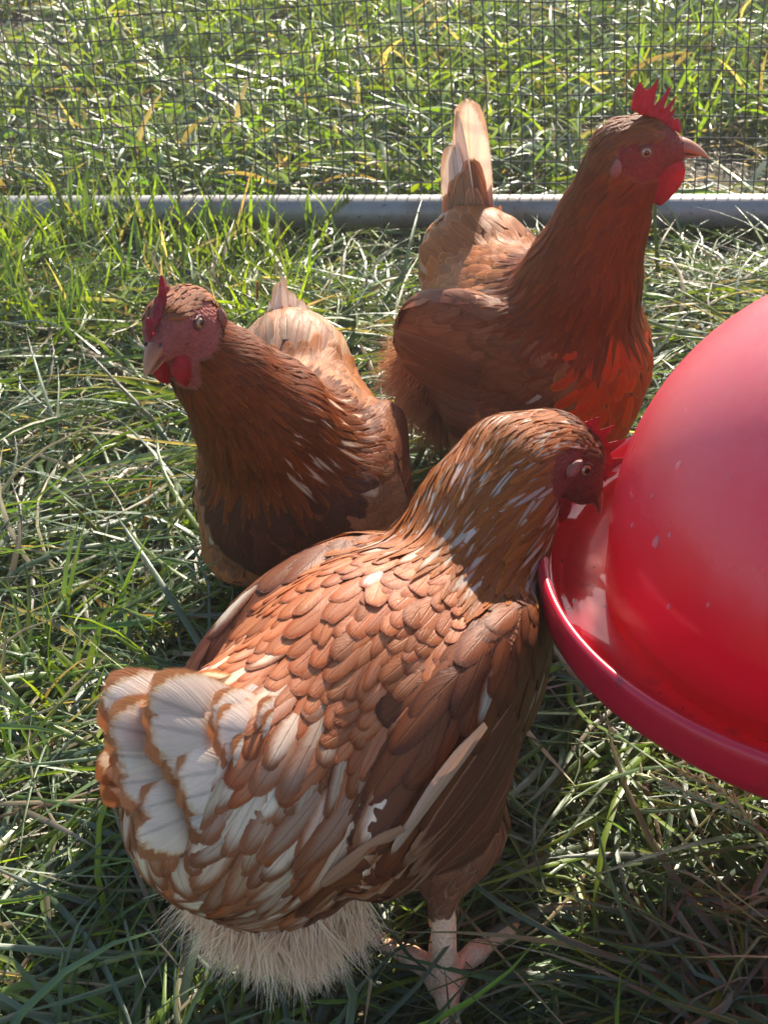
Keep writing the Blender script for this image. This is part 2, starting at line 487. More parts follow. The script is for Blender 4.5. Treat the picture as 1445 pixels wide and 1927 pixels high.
def make_comb(fr, spikes, length, height, thick, parent, flop=0.0, x0=-.004, z0=.014, slope=-.2):
    c, X, Y, Z = fr; nu, nv = 110, 12
    s = np.linspace(0, 1, nu); prof = np.zeros(nu)
    lean = np.zeros(nu)
    for (cx_, wd, hh, ln) in spikes:
        b = np.clip(1 - np.abs((s - cx_) / wd) ** 1.5, 0, 1) ** .9
        hgt = hh * b; m_ = hgt > prof; prof = np.maximum(prof, hgt); lean[m_] = ln
    prof = np.maximum(prof, .42 * np.sin(pi * s) ** .4) * height
    kk = np.ones(5) / 5; prof = np.convolve(prof, [.2, .6, .2], 'same'); lean = np.convolve(lean, kk, 'same')
    a = np.linspace(0, 2 * pi, 2 * nv, endpoint=False)
    G = np.zeros((nu, 2 * nv, 3))
    for i in range(nu):
        tz = (1 - np.cos(a)) / 2                        # 0 at root, 1 at crest
        th_ = thick * np.sin(a) * (1.05 - .72 * tz) * (np.sin(pi * np.clip(s[i], .02, .98)) ** .35)
        x = x0 + length * (s[i]) - length * .5 + lean[i] * prof[i] * tz
        z = z0 + slope * (s[i] - .5) * length + prof[i] * tz - .004
        G[i, :, 0] = x; G[i, :, 1] = th_ + flop * tz ** 2 * prof[i] + .0006 * np.sin(s[i] * 23 + tz * 5); G[i, :, 2] = z
    G = place(G.reshape(-1, 3), c, X, Y, Z).reshape(nu, 2 * nv, 3)
    G = np.concatenate([G, G[:, :1]], 1)
    return grid_mesh('comb', G, None, False, M_COMB, parent)

def blob(name, c, r, X, Y, Z, mat, parent, taper=0.0, nu=18, nv=12, wob=.06):
    a = np.linspace(0, 2 * pi, nu, endpoint=False); b = np.linspace(0, pi, nv)
    A, B = np.meshgrid(a, b, indexing='ij')
    z = np.cos(B); rr = np.sin(B) * (1 - taper * z)
    w = 1 + wob * np.sin(3 * A + 2 * B)
    V = np.stack([r[0] * rr * np.cos(A) * w, r[1] * rr * np.sin(A), r[2] * z * w], -1)
    G = place(V.reshape(-1, 3), c, X, Y, Z).reshape(nu, nv, 3)
    return grid_mesh(name, G, np.stack([A / 6.28, B / pi], -1), True, mat, parent)

def disc_cap(name, c, N, r, dome, mat, parent, up=(0, 0, 1)):
    N = unit(np.array(N)); X = unit(np.cross(np.array(up), N)); Y = np.cross(N, X)
    nu, nv = 28, 8; a = np.linspace(0, 2 * pi, nu, endpoint=False); t = np.linspace(0, 1, nv)
    A, T = np.meshgrid(a, t, indexing='ij')
    V = c + (r * T * np.cos(A))[..., None] * X + (r * T * np.sin(A))[..., None] * Y + (dome * (1 - T * T))[..., None] * N
    return grid_mesh(name, V, np.stack([A / 6.28, T], -1), True, mat, parent)

def ring(name, c, N, R, r, mat, parent, sq=1.0, up=(0, 0, 1)):
    N = unit(np.array(N)); X = unit(np.cross(np.array(up), N)); Y = np.cross(N, X)
    nu, nv = 28, 9; a = np.linspace(0, 2 * pi, nu, endpoint=False); b = np.linspace(0, 2 * pi, nv)
    A, B = np.meshgrid(a, b, indexing='ij')
    V = c + ((R + r * np.cos(B)) * np.cos(A))[..., None] * X + ((R * sq + r * np.cos(B)) * np.sin(A))[..., None] * Y + (r * .8 * np.sin(B))[..., None] * N
    return grid_mesh(name, V, None, True, mat, parent)

def make_beak(fr, parent, gape=0.0, size=1.0, x0=.019):
    c, X, Y, Z = fr; root = None
    for upper in (True, False):
        nu, nv = 14, 16; t = np.linspace(0, 1, nu); a = np.linspace(0, 2 * pi, nv, endpoint=False)
        G = np.zeros((nu, nv, 3)); L = (.0260 if upper else .0205) * size
        for i, q in enumerate(t):
            w = .0078 * (1 - q ** 1.5) ** .8 * size + .0002
            hz = ((.0064 if upper else .0034) * (1 - q ** 2) ** .75) * size + .0002
            droop = (-.0075 * q ** 2.3 if upper else -.0015 * q - gape * q * .010) * size
            zz = np.sin(a) * hz
            if upper: zz = np.where(zz < 0, zz * .35, zz)
            else: zz = np.where(zz > 0, zz * .25, zz)
            G[i, :, 0] = x0 + L * q; G[i, :, 1] = np.cos(a) * w
            G[i, :, 2] = (.0005 if upper else -.0030) + droop + zz
        UV = np.stack(np.meshgrid(t, a, indexing='ij'), -1)[..., ::-1]
        W = place(G.reshape(-1, 3), c, X, Y, Z).reshape(nu, nv, 3)
        W = np.concatenate([W, W[:, :1]], 1); UV = np.concatenate([UV, UV[:, :1]], 1)
        o = grid_mesh('upper_beak' if upper else 'lower_beak', W, UV, False, M_BEAK, parent)
    for sgn in (1, -1):                                     # nostrils
        p = place(np.array([[x0 + .0055, sgn * .0052, .0047]]), c, X, Y, Z)[0]
        blob('nostril', p, (.0016, .0006, .0008), X, Y, Z, M_PUPIL, parent, wob=0)

def head_parts(hen, root, hc, X, Z, comb_spikes, comb_kw, wattle=(.0105, .0035, .014), gape=0.0, beak=1.0, shut=False, eye_col=None):
    """hc head centre, X beak direction, Z crown direction (world)"""
    X = unit(np.array(X, float)); Z = unit(np.array(Z, float) - X * (np.array(Z, float) @ X)); Y = np.cross(Z, X)
    fr = (np.array(hc, float), X, Y, Z)
    make_comb(fr, comb_spikes, parent=root, **comb_kw)
    make_beak(fr, root, gape, beak)
    for sgn in (1, -1):
        p = place(np.array([[.015, sgn * .0070, -.0200]]), *fr)[0]
        wz = unit(np.array([0, 0, 1.]) * .7 + Z * .3)
        blob('wattle', p, wattle, X, unit(Y + X * .12 * sgn), wz, M_WATTLE, root, taper=-.35)
        q0 = place(np.array([[-.0165, sgn * .019, -.007]]), *fr); ql, qn = hen.project(hen.w2l(q0), 3); q = hen.l2w(ql)[0] + unit(qn[0] @ hen.M) * .0018
        blob('ear_lobe', q, (.0036, .0024, .0062), X, Y, Z, M_LOBE, root, taper=.2)
        # eye: sits on the head surface
        e0 = place(np.array([[.0005, sgn * .019, .0035]]), *fr); el, en = hen.project(hen.w2l(e0), 3)
        ew = hen.l2w(el)[0]; n = unit(en[0] @ hen.M); n = unit(n * .5 + Y * sgn * .8)
        if shut:
            ring('eyelid', ew + n * .0005, n, .0036, .0012, M_LOBE, root, .35, up=Z)
        else:
            e = disc_cap('eye', ew + n * .0002, n, .0038, .0020, M_EYE, root, up=Z)
            disc_cap('pupil', ew + n * .00205, n, .0018, .00045, M_PUPIL, e, up=Z)
            ring('eyelid', ew + n * .0004, n, .0041, .0009, M_LID, root, .9, up=Z)

def jit(c, n, s=.12, r=None):
    r = r or rng; c = np.array(c, float)
    return np.clip(c[None] * (1 + r.normal(size=(n, 1)) * s) * (1 + r.normal(size=(n, 3)) * s * .25), 0, 1)

def lerp(a, b, t): return a * (1 - t[:, None]) + b * t[:, None]

RED_BR = np.array([.34, .105, .036]); DARK_BR = np.array([.17, .045, .02]); ORANGE = np.array([.46, .17, .06])
CREAM = np.array([.82, .64, .48]); WHITE = np.array([.90, .77, .66]); BUFF = np.array([.56, .32, .18])

def body_colors(hen, V, face_c, feet_c=(.55, .34, .22), under=(.22, .075, .03)):
    reg = hen.region(V); C = np.tile(np.array(under), (len(V), 1))
    names = [q[6] for q in hen.P]
    leg = np.array([names[i] == 'leg' for i in reg]); C[leg] = feet_c
    x = hen.w2l(face_c[0]); d = (V - x) ; fx = d @ (hen.M @ unit(np.array(face_c[1])))
    dist = np.linalg.norm(d, axis=1)
    fz = d @ (hen.M @ unit(np.array(face_c[2])))
    face = (((fx - .006) / .0235) ** 2 + ((fz + .003 + .25 * np.minimum(fx, 0)) / .0140) ** 2 < 1) | ((fx > .012) & (dist < .04))
    C[face] = (.24, .038, .030)
    return C, face

def legs(hen, feet):
    """feet: list of (side, hip, hock, ankle, toe directions in degrees, local) """
    for hip, knee, hock, foot, toes in feet:
        hip, knee, hock, foot = map(lambda a: np.array(a, float), (hip, knee, hock, foot))
        hen.cap(hip, knee, .042, .03, flow=(-.5, 0, -1), reg='thigh')
        hen.cap(knee, hock, .023, .0095, flow=(-.2, 0, -1), reg='thigh')
        hen.cap(hock, foot, .0072, .0066, reg='leg', feath=False)
        hen.cap(foot, foot - [0, 0, .002], .0092, .0085, reg='leg', feath=False)
        for ang, ln, up in toes:
            a = radians(ang); d = np.array([cos(a), sin(a), 0])
            m1 = foot + d * ln * .5 + [0, 0, .003]; m2 = foot + d * ln + [0, 0, up - .004]
            hen.cap(foot - [0, 0, .002], m1, .0056, .0050, reg='leg', feath=False)
            hen.cap(m1, m2, .0050, .0040, reg='leg', feath=False)
            hen.cap(m2, m2 + d * .009 - [0, 0, .003], .0032, .0012, reg='leg', feath=False)


def at_y(px, py, y):
    q = fw + cr * ((px - 722.5) / F_PX) + cdn * ((py - 963.5) / F_PX); q = q * (y / q.y); return np.array([q.x, q.y, q.z + CAM_H])
def at_z(px, py, z):
    q = fw + cr * ((px - 722.5) / F_PX) + cdn * ((py - 963.5) / F_PX); q = q * ((z - CAM_H) / q.z); return np.array([q.x, q.y, q.z + CAM_H])
# ================================================================== ground
def ground_z(x, y):
    return .006 * np.sin(x * 7.1 + y * 3.3) + .005 * np.sin(x * 3.7 - y * 6.1 + 1) + .003 * np.sin(x * 17 + 2) * np.sin(y * 15) - .010

def rail_y(x): return 1.6136 - .1996 * (x - .0263)

def build_ground():
    m = NT('soil'); n = m.noise(9, 5, .65); n2 = m.noise(120, 4, .7)
    c = m.ramp(m.math('ADD', m.math('MULTIPLY', n, .5), m.math('MULTIPLY', n2, .5)),
               [(.3, (.020, .016, .010)), (.5, (.050, .042, .024)), (.62, (.10, .08, .045)), (.75, (.16, .13, .08))])
    m.link(c, m.p.inputs['Base Color']); m.set(Roughness=.9); m.bump(n2, .9, .01)
    a = np.concatenate([np.linspace(-60, -3, 12)[:-1], np.linspace(-3, 3, 121), np.linspace(3, 60, 12)[1:]])
    b = np.concatenate([np.linspace(-30, -1, 8)[:-1], np.linspace(-1, 5, 121), np.linspace(5, 90, 14)[1:]])
    X, Y = np.meshgrid(a, b, indexing='ij'); V = np.stack([X, Y, ground_z(X, Y)], -1).reshape(-1, 3)
    nu, nv = X.shape; i, j = np.meshgrid(np.arange(nu - 1), np.arange(nv - 1), indexing='ij'); k = (i * nv + j).ravel()
    o = link('ground', mesh_np('ground', V, np.stack([k, k + nv, k + nv + 1, k + 1], 1)), m.m)
    tag(o, kind='structure')
build_ground()

G_YG = np.array([.14, .21, .018]); G_MID = np.array([.075, .130, .032]); G_BLUE = np.array([.110, .155, .095]); STRAW = np.array([.34, .28, .17]); OLD = np.array([.15, .12, .07])  # bluish tone kept pale to carry the sky sheen on lying blades

def blades(name, x, y, L, w, e0, e1, az, z0, col, r, segs=6, twist=1.3, fold=.25, free=False):
    near = np.where(y > rail_y(x) + .02, 1, np.clip((rail_y(x) - y) / .24, 0, 1) ** 1.4)
    near = np.minimum(near, np.where(y > rail_y(x), np.clip((y - rail_y(x)) / .10, .2, 1), 1))
    for fx, fy, fr in ((.02, .53, .12), (.02, .46, .10), (.06, .57, .06)): near = near * np.clip(np.hypot(x - fx, y - fy) / fr, .05, 1) ** 1.5
    clr = np.minimum(np.hypot((x - .03) / 1.2, y - .50) / .10, 1); L = L * np.clip(clr, .4, 1)
    if free: near = near * 0 + 1
    z0 = z0 * near; e0 = e0 * (.12 + .88 * near); e1 = e1 * np.where(e1 > 0, .12 + .88 * near, 1)
    N = len(x); V = np.zeros((N, segs + 1, 3, 3)); UV = np.zeros((N, segs + 1, 3, 2))
    p = np.stack([x, y, ground_z(x, y) + z0], 1); a = az.copy(); curl = r.normal(size=N) * twist / segs
    kink = r.integers(1, segs, N); kk = (r.random(N) < .25) * r.normal(size=N) * .8
    rollv = r.normal(size=N) * .7; rl = r.normal(size=N) * .6 / segs
    floor = ground_z(x, y) + .002 + z0 * .6
    for k in range(segs + 1):
        v = k / segs; e = e0 + (e1 - e0) * v ** .8
        D = np.stack([np.cos(e) * np.cos(a), np.cos(e) * np.sin(a), np.sin(e)], 1)
        S = np.stack([-np.sin(a), np.cos(a), np.zeros(N)], 1); U = np.cross(D, S)
        S2 = S * np.cos(rollv)[:, None] + U * np.sin(rollv)[:, None]; U2 = np.cross(D, S2)
        ww = w * (np.clip(v / .15, .5, 1)) * (1 - v ** 2.4) ** .8 + .0002
        V[:, k, 0] = p - S2 * ww[:, None] * .5; V[:, k, 2] = p + S2 * ww[:, None] * .5; V[:, k, 1] = p + U2 * (ww * fold)[:, None]
        UV[:, k, :, 0] = [0, .5, 1]; UV[:, k, :, 1] = v
        p = p + D * (L / segs)[:, None]; p[:, 2] = np.maximum(p[:, 2], floor)
        a = a + curl + np.where(kink == k, kk, 0); rollv = rollv + rl
    q = []
    for i in range(segs):
        for j in (0, 1): q.append((i * 3 + j, i * 3 + j + 1, i * 3 + j + 4, i * 3 + j + 3))
    Q = (np.arange(N)[:, None, None] * (segs + 1) * 3 + np.array(q)[None]).reshape(-1, 4)
    me = mesh_np(name, V.reshape(-1, 3), Q); set_uv(me, UV.reshape(-1, 2))
    C = np.repeat(col, (segs + 1) * 3, 0); set_col(me, 'base', np.clip(C, 0, 1))
    return me

def value_noise(x, y, s, seed):
    r = np.random.default_rng(seed); t = r.random((64, 64)); u, v = x * s + 31.3, y * s + 17.7
    i, j = np.floor(u).astype(int), np.floor(v).astype(int); fu, fv = u - i, v - j
    fu, fv = fu * fu * (3 - 2 * fu), fv * fv * (3 - 2 * fv); g = lambda a, b: t[a % 64, b % 64]
    return (g(i, j) * (1 - fu) + g(i + 1, j) * fu) * (1 - fv) + (g(i, j + 1) * (1 - fu) + g(i + 1, j + 1) * fu) * fv


def build_grass():
    r = np.random.default_rng(42)
    def region(n, x0, x1, y0, y1, in_view):
        x = r.uniform(x0, x1, n); y = r.uniform(y0, y1, n)
        return x, y
    def cols(n, x, y, straw, yel, blue):
        u = r.random(n); c = np.tile(G_MID, (n, 1)); pn = value_noise(x, y, 5, 3)
        c = np.where((u < yel * 2 * pn)[:, None], G_YG, c); c = np.where(((u > .5) & (u < .5 + blue))[:, None], G_BLUE, c)
        c = np.where((u > 1 - straw)[:, None], STRAW, c); c = np.where((u > 1 - straw * .45)[:, None], OLD, c)
        return c * (1 + r.normal(size=(n, 1)) * .22) * (1 + r.normal(size=(n, 3)) * .06)
    # matted blades lying in every direction
    out = []
    def mat_layer(n, x0, x1, y0, y1, Lr, wr, nm, straw=.2):
        x, y = region(n, x0, x1, y0, y1, True)
        kp = (value_noise(x, y, 9, 21) * .6 + value_noise(x, y, 22, 22) * .4) > r.uniform(.10, .52, n); x, y = x[kp], y[kp]; n = len(x)
        z0 = r.random(n) ** 1.3 * .030
        L = r.uniform(*Lr, n); w = r.uniform(*wr, n)
        e0 = radians(1) * r.uniform(-2, 42, n); e1 = radians(1) * r.uniform(-45, 12, n)
        fl = value_noise(x, y, 3.5, 9) * 2 * pi * 1.3 + r.normal(size=n) * 1.4
        return blades(nm, x, y, L, w, e0, e1, fl, z0, cols(n, x, y, straw, .20, .42), r)
    tag(link('grass', mat_layer(46000, -.50, .50, .42, 1.60, (.07, .20), (.0014, .0058), 'grass'), M_GRASS),
        'matted green grass and straw covering the pen floor', 'grass', kind='stuff')
    n = 26000; x, y = region(n, -.95, 1.0, 1.62, 2.95, True); ok = y > rail_y(x) + .03; x, y = x[ok], y[ok]; n = len(x)
    kp = (value_noise(x, y, 4, 31) * .6 + value_noise(x, y, 11, 32) * .4) > r.uniform(.22, .60, n); x, y = x[kp], y[kp]; n = len(x)
    z0 = r.random(n) ** 1.3 * .035; e0 = radians(1) * r.uniform(5, 75, n); e1 = radians(1) * r.uniform(-50, 35, n)
    fl = value_noise(x, y, 3.5, 9) * 2 * pi * 1.3 + r.normal(size=n) * 1.8
    me = blades('field_grass', x, y, r.uniform(.04, .12, n), r.uniform(.003, .0085, n), e0, e1, fl, z0, cols(n, x, y, .10, .34, .34), r)
    tag(link('field_grass', me, M_GRASS), 'shaggy green field grass beyond the mesh fence', 'grass', kind='stuff')
    # outskirts, coarser
    n = 42000; x = r.uniform(-3.2, 3.2, n); y = r.uniform(-.6, 7, n)
    inn = ((x > -.5) & (x < .5) & (y > .42) & (y < 1.6)) | ((x > -.95) & (x < 1.0) & (y > 1.62) & (y < 2.95)) | (np.abs(y - rail_y(x)) < .05)
    x, y = x[~inn], y[~inn]; n = len(x)
    z0 = r.random(n) * .03; me = blades('outer_grass', x, y, r.uniform(.08, .2, n), r.uniform(.004, .010, n), radians(1) * r.uniform(5, 60, n), radians(1) * r.uniform(-45, 20, n),
                                        r.uniform(0, 2 * pi, n), z0, cols(n, x, y, .18, .3, .25), r, segs=4)
    tag(link('outer_grass', me, M_GRASS), 'grass spreading away around the pen', 'grass', kind='stuff')
    # upright tufts along the rail
    def tufts(nm, centres, per, spread, Lr, wr, lean, yel, lab):
        xs, ys = [], []
        for (a, b) in centres:
            xs.append(a + r.normal(size=per) * spread); ys.append(b + r.normal(size=per) * spread)
        x, y = np.concatenate(xs), np.concatenate(ys); m = len(x)
        me = blades(nm, x, y, r.uniform(*Lr, m), r.uniform(*wr, m), radians(1) * r.uniform(60, 92, m), radians(1) * r.uniform(*lean, m),
                    r.uniform(0, 2 * pi, m), np.zeros(m), cols(m, x, y, .08, yel, .1), r, free=True)
        tag(link(nm, me, M_GRASS), lab, 'grass', kind='stuff')
    cs = [(a, rail_y(a) - r.uniform(.02, .34)) for a in r.uniform(-.44, -.04, 46)]
    tufts('upright_grass', cs, 15, .026, (.06, .13), (.003, .0055), (20, 80), .6, 'bright upright grass tufts growing in front of the rail')
    cs = [(a, r.uniform(1.75, 2.9)) for a in r.uniform(-.8, .9, 70)]
    tufts('field_tufts', cs, 16, .03, (.06, .13), (.004, .007), (5, 75), .8, 'bright grass tufts standing beyond the fence')
    cs = [(a, b) for a, b in zip(r.uniform(-.3, -.17, 9), r.uniform(.55, .85, 9))]
    tufts('corner_tufts', cs, 12, .02, (.07, .13), (.003, .005), (0, 60), .7, 'yellow green tufts along the left edge of the pen')
build_grass()

# ================================================================== fence
def tube_np(paths, rad, sides=6):
    """paths (N, K, 3) -> verts, quads"""
    N, K, _ = paths.shape; T = np.gradient(paths, axis=1); T = unit(T)
    ref = np.where(np.abs(T[..., 2:3]) > .8, np.array([1., 0, 0]), np.array([0, 0, 1.]))
    A = unit(np.cross(T, ref)); B = np.cross(T, A); a = np.linspace(0, 2 * pi, sides, endpoint=False)
    rad = np.asarray(rad, float)
    if rad.ndim == 0: rad = np.full((N, K), float(rad))
    V = paths[:, :, None] + (A[:, :, None] * np.cos(a)[:, None] + B[:, :, None] * np.sin(a)[:, None]) * rad[:, :, None, None]
    q = []
    for k in range(K - 1):
        for j in range(sides): q.append((k * sides + j, k * sides + (j + 1) % sides, (k + 1) * sides + (j + 1) % sides, (k + 1) * sides + j))
    Q = (np.arange(N)[:, None, None] * K * sides + np.array(q)[None]).reshape(-1, 4)
    return V.reshape(-1, 3), Q

def build_fence():
    root = empty('wire_fence', (0, rail_y(0), 0))
    tag(root, 'galvanised wire mesh fence on a grey steel rail at the back of the pen', 'fence')
    m = NT('galvanised_wire'); m.set(Metallic=.4, Roughness=.55); n = m.noise(60, 3)
    m.link(m.ramp(n, [(.35, (.035, .032, .032)), (.65, (.10, .095, .09))]), m.p.inputs['Base Color'])
    ang = math.atan(-.1996); ux = np.array([cos(ang), sin(ang), 0]); lean = radians(5)
    nrm = np.array([-ux[1], ux[0], 0]); up = np.array([0, 0, 1.]) * cos(lean) + nrm * sin(lean)
    base = np.array([0, rail_y(0), .0475]) + nrm * .004
    s = np.arange(-1.25, 1.25, .0127); K = 14; hs = np.linspace(-.012, .66, K)
    rr = np.random.default_rng(2)
    def warp(S, Hh): return .004 * np.sin(S * 5 + Hh * 9) + .003 * np.sin(S * 13 + 2) * (Hh > .01)
    def zz(S, Hh): return Hh + (.0035 * np.sin(S * 9 + 1) + .002 * np.sin(S * 23)) * np.clip(Hh / .1, 0, 1) + S * .035 * np.clip(Hh, 0, 1)
    S, Hh = np.meshgrid(s, hs, indexing='ij')
    Pv = base + (S + .0015 * np.sin(Hh * 20 + S * 3))[..., None] * ux + zz(S, Hh)[..., None] * up + warp(S, Hh)[..., None] * nrm
    h2 = np.arange(.012, .66, .0245); s2 = np.linspace(-1.25, 1.25, 160); H2, S2 = np.meshgrid(h2, s2, indexing='ij')
    Ph = base + S2[..., None] * ux + zz(S2, H2)[..., None] * up + (warp(S2, H2) - .0009)[..., None] * nrm
    V1, Q1 = tube_np(Pv, .00078, 5); V2, Q2 = tube_np(Ph, .00080, 5)
    link('wire_mesh', mesh_np('wire_mesh', np.concatenate([V1, V2]), np.concatenate([Q1, Q2 + len(V1)])), m.m, root)
    p = NT('galvanised_pipe'); n = p.noise(14, 5, .6); n2 = p.noise(140, 4, .7)
    c = p.mix(p.smooth(n, .45, .7), (.27, .26, .245, 1), (.19, .15, .11, 1)); c = p.mix(p.smooth(n2, .58, .72), c, (.07, .06, .05, 1))
    p.link(c, p.p.inputs['Base Color']); p.set(Metallic=.35); p.link(p.math('ADD', .30, p.math('MULTIPLY', n2, .3)), p.p.inputs['Roughness']); p.bump(n2, .25, .001)
    t = np.linspace(-1.35, 1.35, 24); path = np.array([0, rail_y(0), .028]) + t[:, None] * ux
    V, Q = tube_np(path[None], .0188, 40); link('bottom_rail', mesh_np('bottom_rail', V, Q), p.m, root)
    for sx in (-1.3, 1.3):
        path = np.array([0, rail_y(0), 0]) + sx * ux + np.linspace(0, .7, 6)[:, None] * up
        V, Q = tube_np(path[None], .016, 20); link('post', mesh_np('post', V, Q), p.m, root)
build_fence()

# ================================================================== drinker
def build_drinker():
    C = np.array([.272, .63, .219]); root = empty('poultry_drinker', tuple(C))
    tag(root, 'red plastic bell drinker with dusty dome, painted sky sheen and water filled trough', 'drinker')
    nrm = unit(np.array([.03, .06, .998])); A = unit(np.cross([0, 1, 0], nrm)); B = np.cross(nrm, A)
    def lathe(name, prof, mat, seg=160, wob=0.0):
        prof = np.array(prof); a = np.linspace(0, 2 * pi, seg, endpoint=False)
        R = prof[:, 0][None] * (1 + wob * np.sin(3 * a + 1)[:, None]); Z = prof[:, 1][None] + 0 * R
        V = C + (R * np.cos(a)[:, None])[..., None] * A + (R * np.sin(a)[:, None])[..., None] * B + Z[..., None] * nrm
        n = len(prof); q = []
        for i in range(seg):
            for j in range(n - 1): q.append((i * n + j, ((i + 1) % seg) * n + j, ((i + 1) % seg) * n + j + 1, i * n + j + 1))
        me = mesh_np(name, V.reshape(-1, 3), np.array(q)); bm = bmesh.new(); bm.from_mesh(me)
        bmesh.ops.remove_doubles(bm, verts=bm.verts, dist=1e-5); bmesh.ops.recalc_face_normals(bm, faces=bm.faces); 
        if name == 'water' and bm.faces[0].normal.z < 0: bmesh.ops.reverse_faces(bm, faces=bm.faces)
        bm.to_mesh(me); bm.free()
        return link(name, me, mat, root)
    m = NT('red_plastic'); tc = m.node('ShaderNodeTexCoord').outputs['Object']
    n = m.noise(7, 4, .6, tc); n2 = m.noise(160, 4, .7, tc)
    geo = m.node('ShaderNodeSeparateXYZ'); m.link(tc, geo.inputs[0])
    hgt = m.math('ADD', geo.outputs[2], m.math('MULTIPLY', m.math('SUBTRACT', n, .5), .10))
    # sky sheen and dust painted pale on the dome's upper left
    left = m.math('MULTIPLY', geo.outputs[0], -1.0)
    sheen_dust = m.smooth(m.math('ADD', hgt, m.math('MULTIPLY', left, .55)), .085, .20)
    sheen_dust = m.math('MULTIPLY', sheen_dust, m.math('ADD', .55, m.math('MULTIPLY', n2, .5)))
    c = m.mix(sheen_dust, (.62, .005, .026, 1), (.60, .20, .23, 1))
    mp = m.node('ShaderNodeMapping'); m.link(tc, mp.inputs[0]); mp.inputs['Scale'].default_value = (14, 220, 30); mp.inputs['Rotation'].default_value = (.4, .3, .8)
    sc1 = m.smooth(m.noise(1.0, 3, .7, mp.outputs[0]), .70, .76)
    mp2 = m.node('ShaderNodeMapping'); m.link(tc, mp2.inputs[0]); mp2.inputs['Scale'].default_value = (180, 16, 26); mp2.inputs['Rotation'].default_value = (.2, .9, .1)
    sc2 = m.smooth(m.noise(1.0, 3, .7, mp2.outputs[0]), .71, .76)
    c = m.mix(m.math('MULTIPLY', m.math('MAXIMUM', sc1, sc2), .45), c, (.70, .36, .36, 1))
    spots = m.smooth(m.noise(48, 4, .75, tc), .66, .74); c = m.mix(m.math('MULTIPLY', spots, .35), c, (.45, .20, .16, 1))
    m.link(c, m.p.inputs['Base Color'])
    m.link(m.math('ADD', .16, m.math('MULTIPLY', sheen_dust, .45)), m.p.inputs['Roughness'])
    m.bump(n2, .08, .0006)
    m.translucent((.95, .025, .08, 1), .3)
    m2 = NT('trough_plastic'); n3 = m2.noise(60, 4, .6)
    m2.link(m2.mix(m2.smooth(n3, .55, .8), (.52, .006, .028, 1), (.22, .015, .02, 1)), m2.p.inputs['Base Color']); m2.set(Roughness=.32)
    m2.translucent((.8, .02, .05, 1), .08)
    R = .1545
    dome = [(R * sin(t), .004 + R * cos(t) * 1.0) for t in np.linspace(.02, pi / 2, 46)] + [(R + .0005, -.012), (R + .001, -.028)]
    dome = [(.0005, .004 + R)] + dome
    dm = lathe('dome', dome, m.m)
    lathe('cap', [(.0, .185), (.018, .185), (.024, .180), (.026, .168), (.030, .160), (.038, .152), (.040, .145)], m2.m, 48)
    o, rim = .190, .0035
    prof = [(.150, -.034), (.162, -.034), (.176, -.031), (.1825, -.022), (.1860, -.008), (.1872, 0), (.1885, .0018), (.1908, .0020), (.1925, -.0005), (.1928, -.004),
            (.1922, -.016), (.1905, -.0215), (.186, -.026), (.176, -.036), (.160, -.044), (.120, -.046)]
    lathe('trough', prof, m2.m, 200)
    w = NT('water'); w.set(Base_Color=(.9, .75, .75, 1), Roughness=.015, IOR=1.33); w.p.inputs['Transmission Weight'].default_value = 1
    nn = w.noise(30, 2, .5); w.bump(nn, .05, .001)
    wl = -.0110
    lathe('water', [(R - .002, wl), (.170, wl), (.1835, wl), (.1853, wl + .0012)], w.m, 160)
    # beads of water on the dome
    rr = np.random.default_rng(5)
    wm = NT('droplet'); wm.set(Roughness=.02, IOR=1.33, Base_Color=(1, .9, .9, 1)); wm.p.inputs['Transmission Weight'].default_value = .9
    for (az, el, s) in [(193, 30, .0032), (197, 16, .0042), (200, 19, .002), (190, 22, .0018), (205, 7, .0022), (214, 12, .0016), (187, 14, .0022), (222, 40, .0015), (230, 24, .002), (208, 34, .0014)]:
        a, e = radians(az), radians(el); n_ = unit(cos(e) * (cos(a) * A + sin(a) * B) + sin(e) * nrm); p = C + nrm * .004 + n_ * R
        Y = unit(np.cross(n_, [0, 0, 1.])); Z = np.cross(Y, n_) * 1.0
        blob('water_droplet', p, (s * .38, s * .52, s * .8), n_, Y, Z, wm.m, dm, taper=.25, nu=10, nv=7, wob=.02)
    # specks of dirt and a bit of straw in the water
    dirt = mat_plain('dirt', (.05, .02, .015), .8); fs = []
    for k in range(34):
        a = rr.uniform(2.4, 4.4); q = rr.uniform(.160, .181); p = C + q * cos(a) * A + q * sin(a) * B + nrm * (wl - .001 - .006 * rr.random())
        fs.append(p)
    V = []; Q = []
    for k, p in enumerate(fs):
        s_ = rr.uniform(.0004, .0012); t = rr.normal(size=(4, 3)) * s_; t[:, 2] *= .3; V += list(p + t); Q.append([4 * k, 4 * k + 1, 4 * k + 2, 4 * k + 3])
    o_ = link('dirt_specks', mesh_np('dirt_specks', np.array(V), np.array(Q)), dirt, root); tag(o_, kind='stuff')
    pth = C + nrm * .18 + np.linspace(0, .95, 8)[:, None] * np.array([0, 0, 1.])
    V, Q = tube_np(pth[None], .003, 10); link('hanging_cord', mesh_np('hanging_cord', V, Q), mat_plain('cord', (.3, .28, .2), .8), root)
build_drinker()

# ================================================================== single plants and stalks
def polyline(pts, n=14):
    pts = np.array(pts, float); t = np.linspace(0, len(pts) - 1, n); i = np.clip(t.astype(int), 0, len(pts) - 2); f = (t - i)[:, None]
    P0 = pts[np.clip(i - 1, 0, None)]; P1 = pts[i]; P2 = pts[i + 1]; P3 = pts[np.clip(i + 2, None, len(pts) - 1)]
    return .5 * ((2 * P1) + (-P0 + P2) * f + (2 * P0 - 5 * P1 + 4 * P2 - P3) * f ** 2 + (-P0 + 3 * P1 - 3 * P2 + P3) * f ** 3)

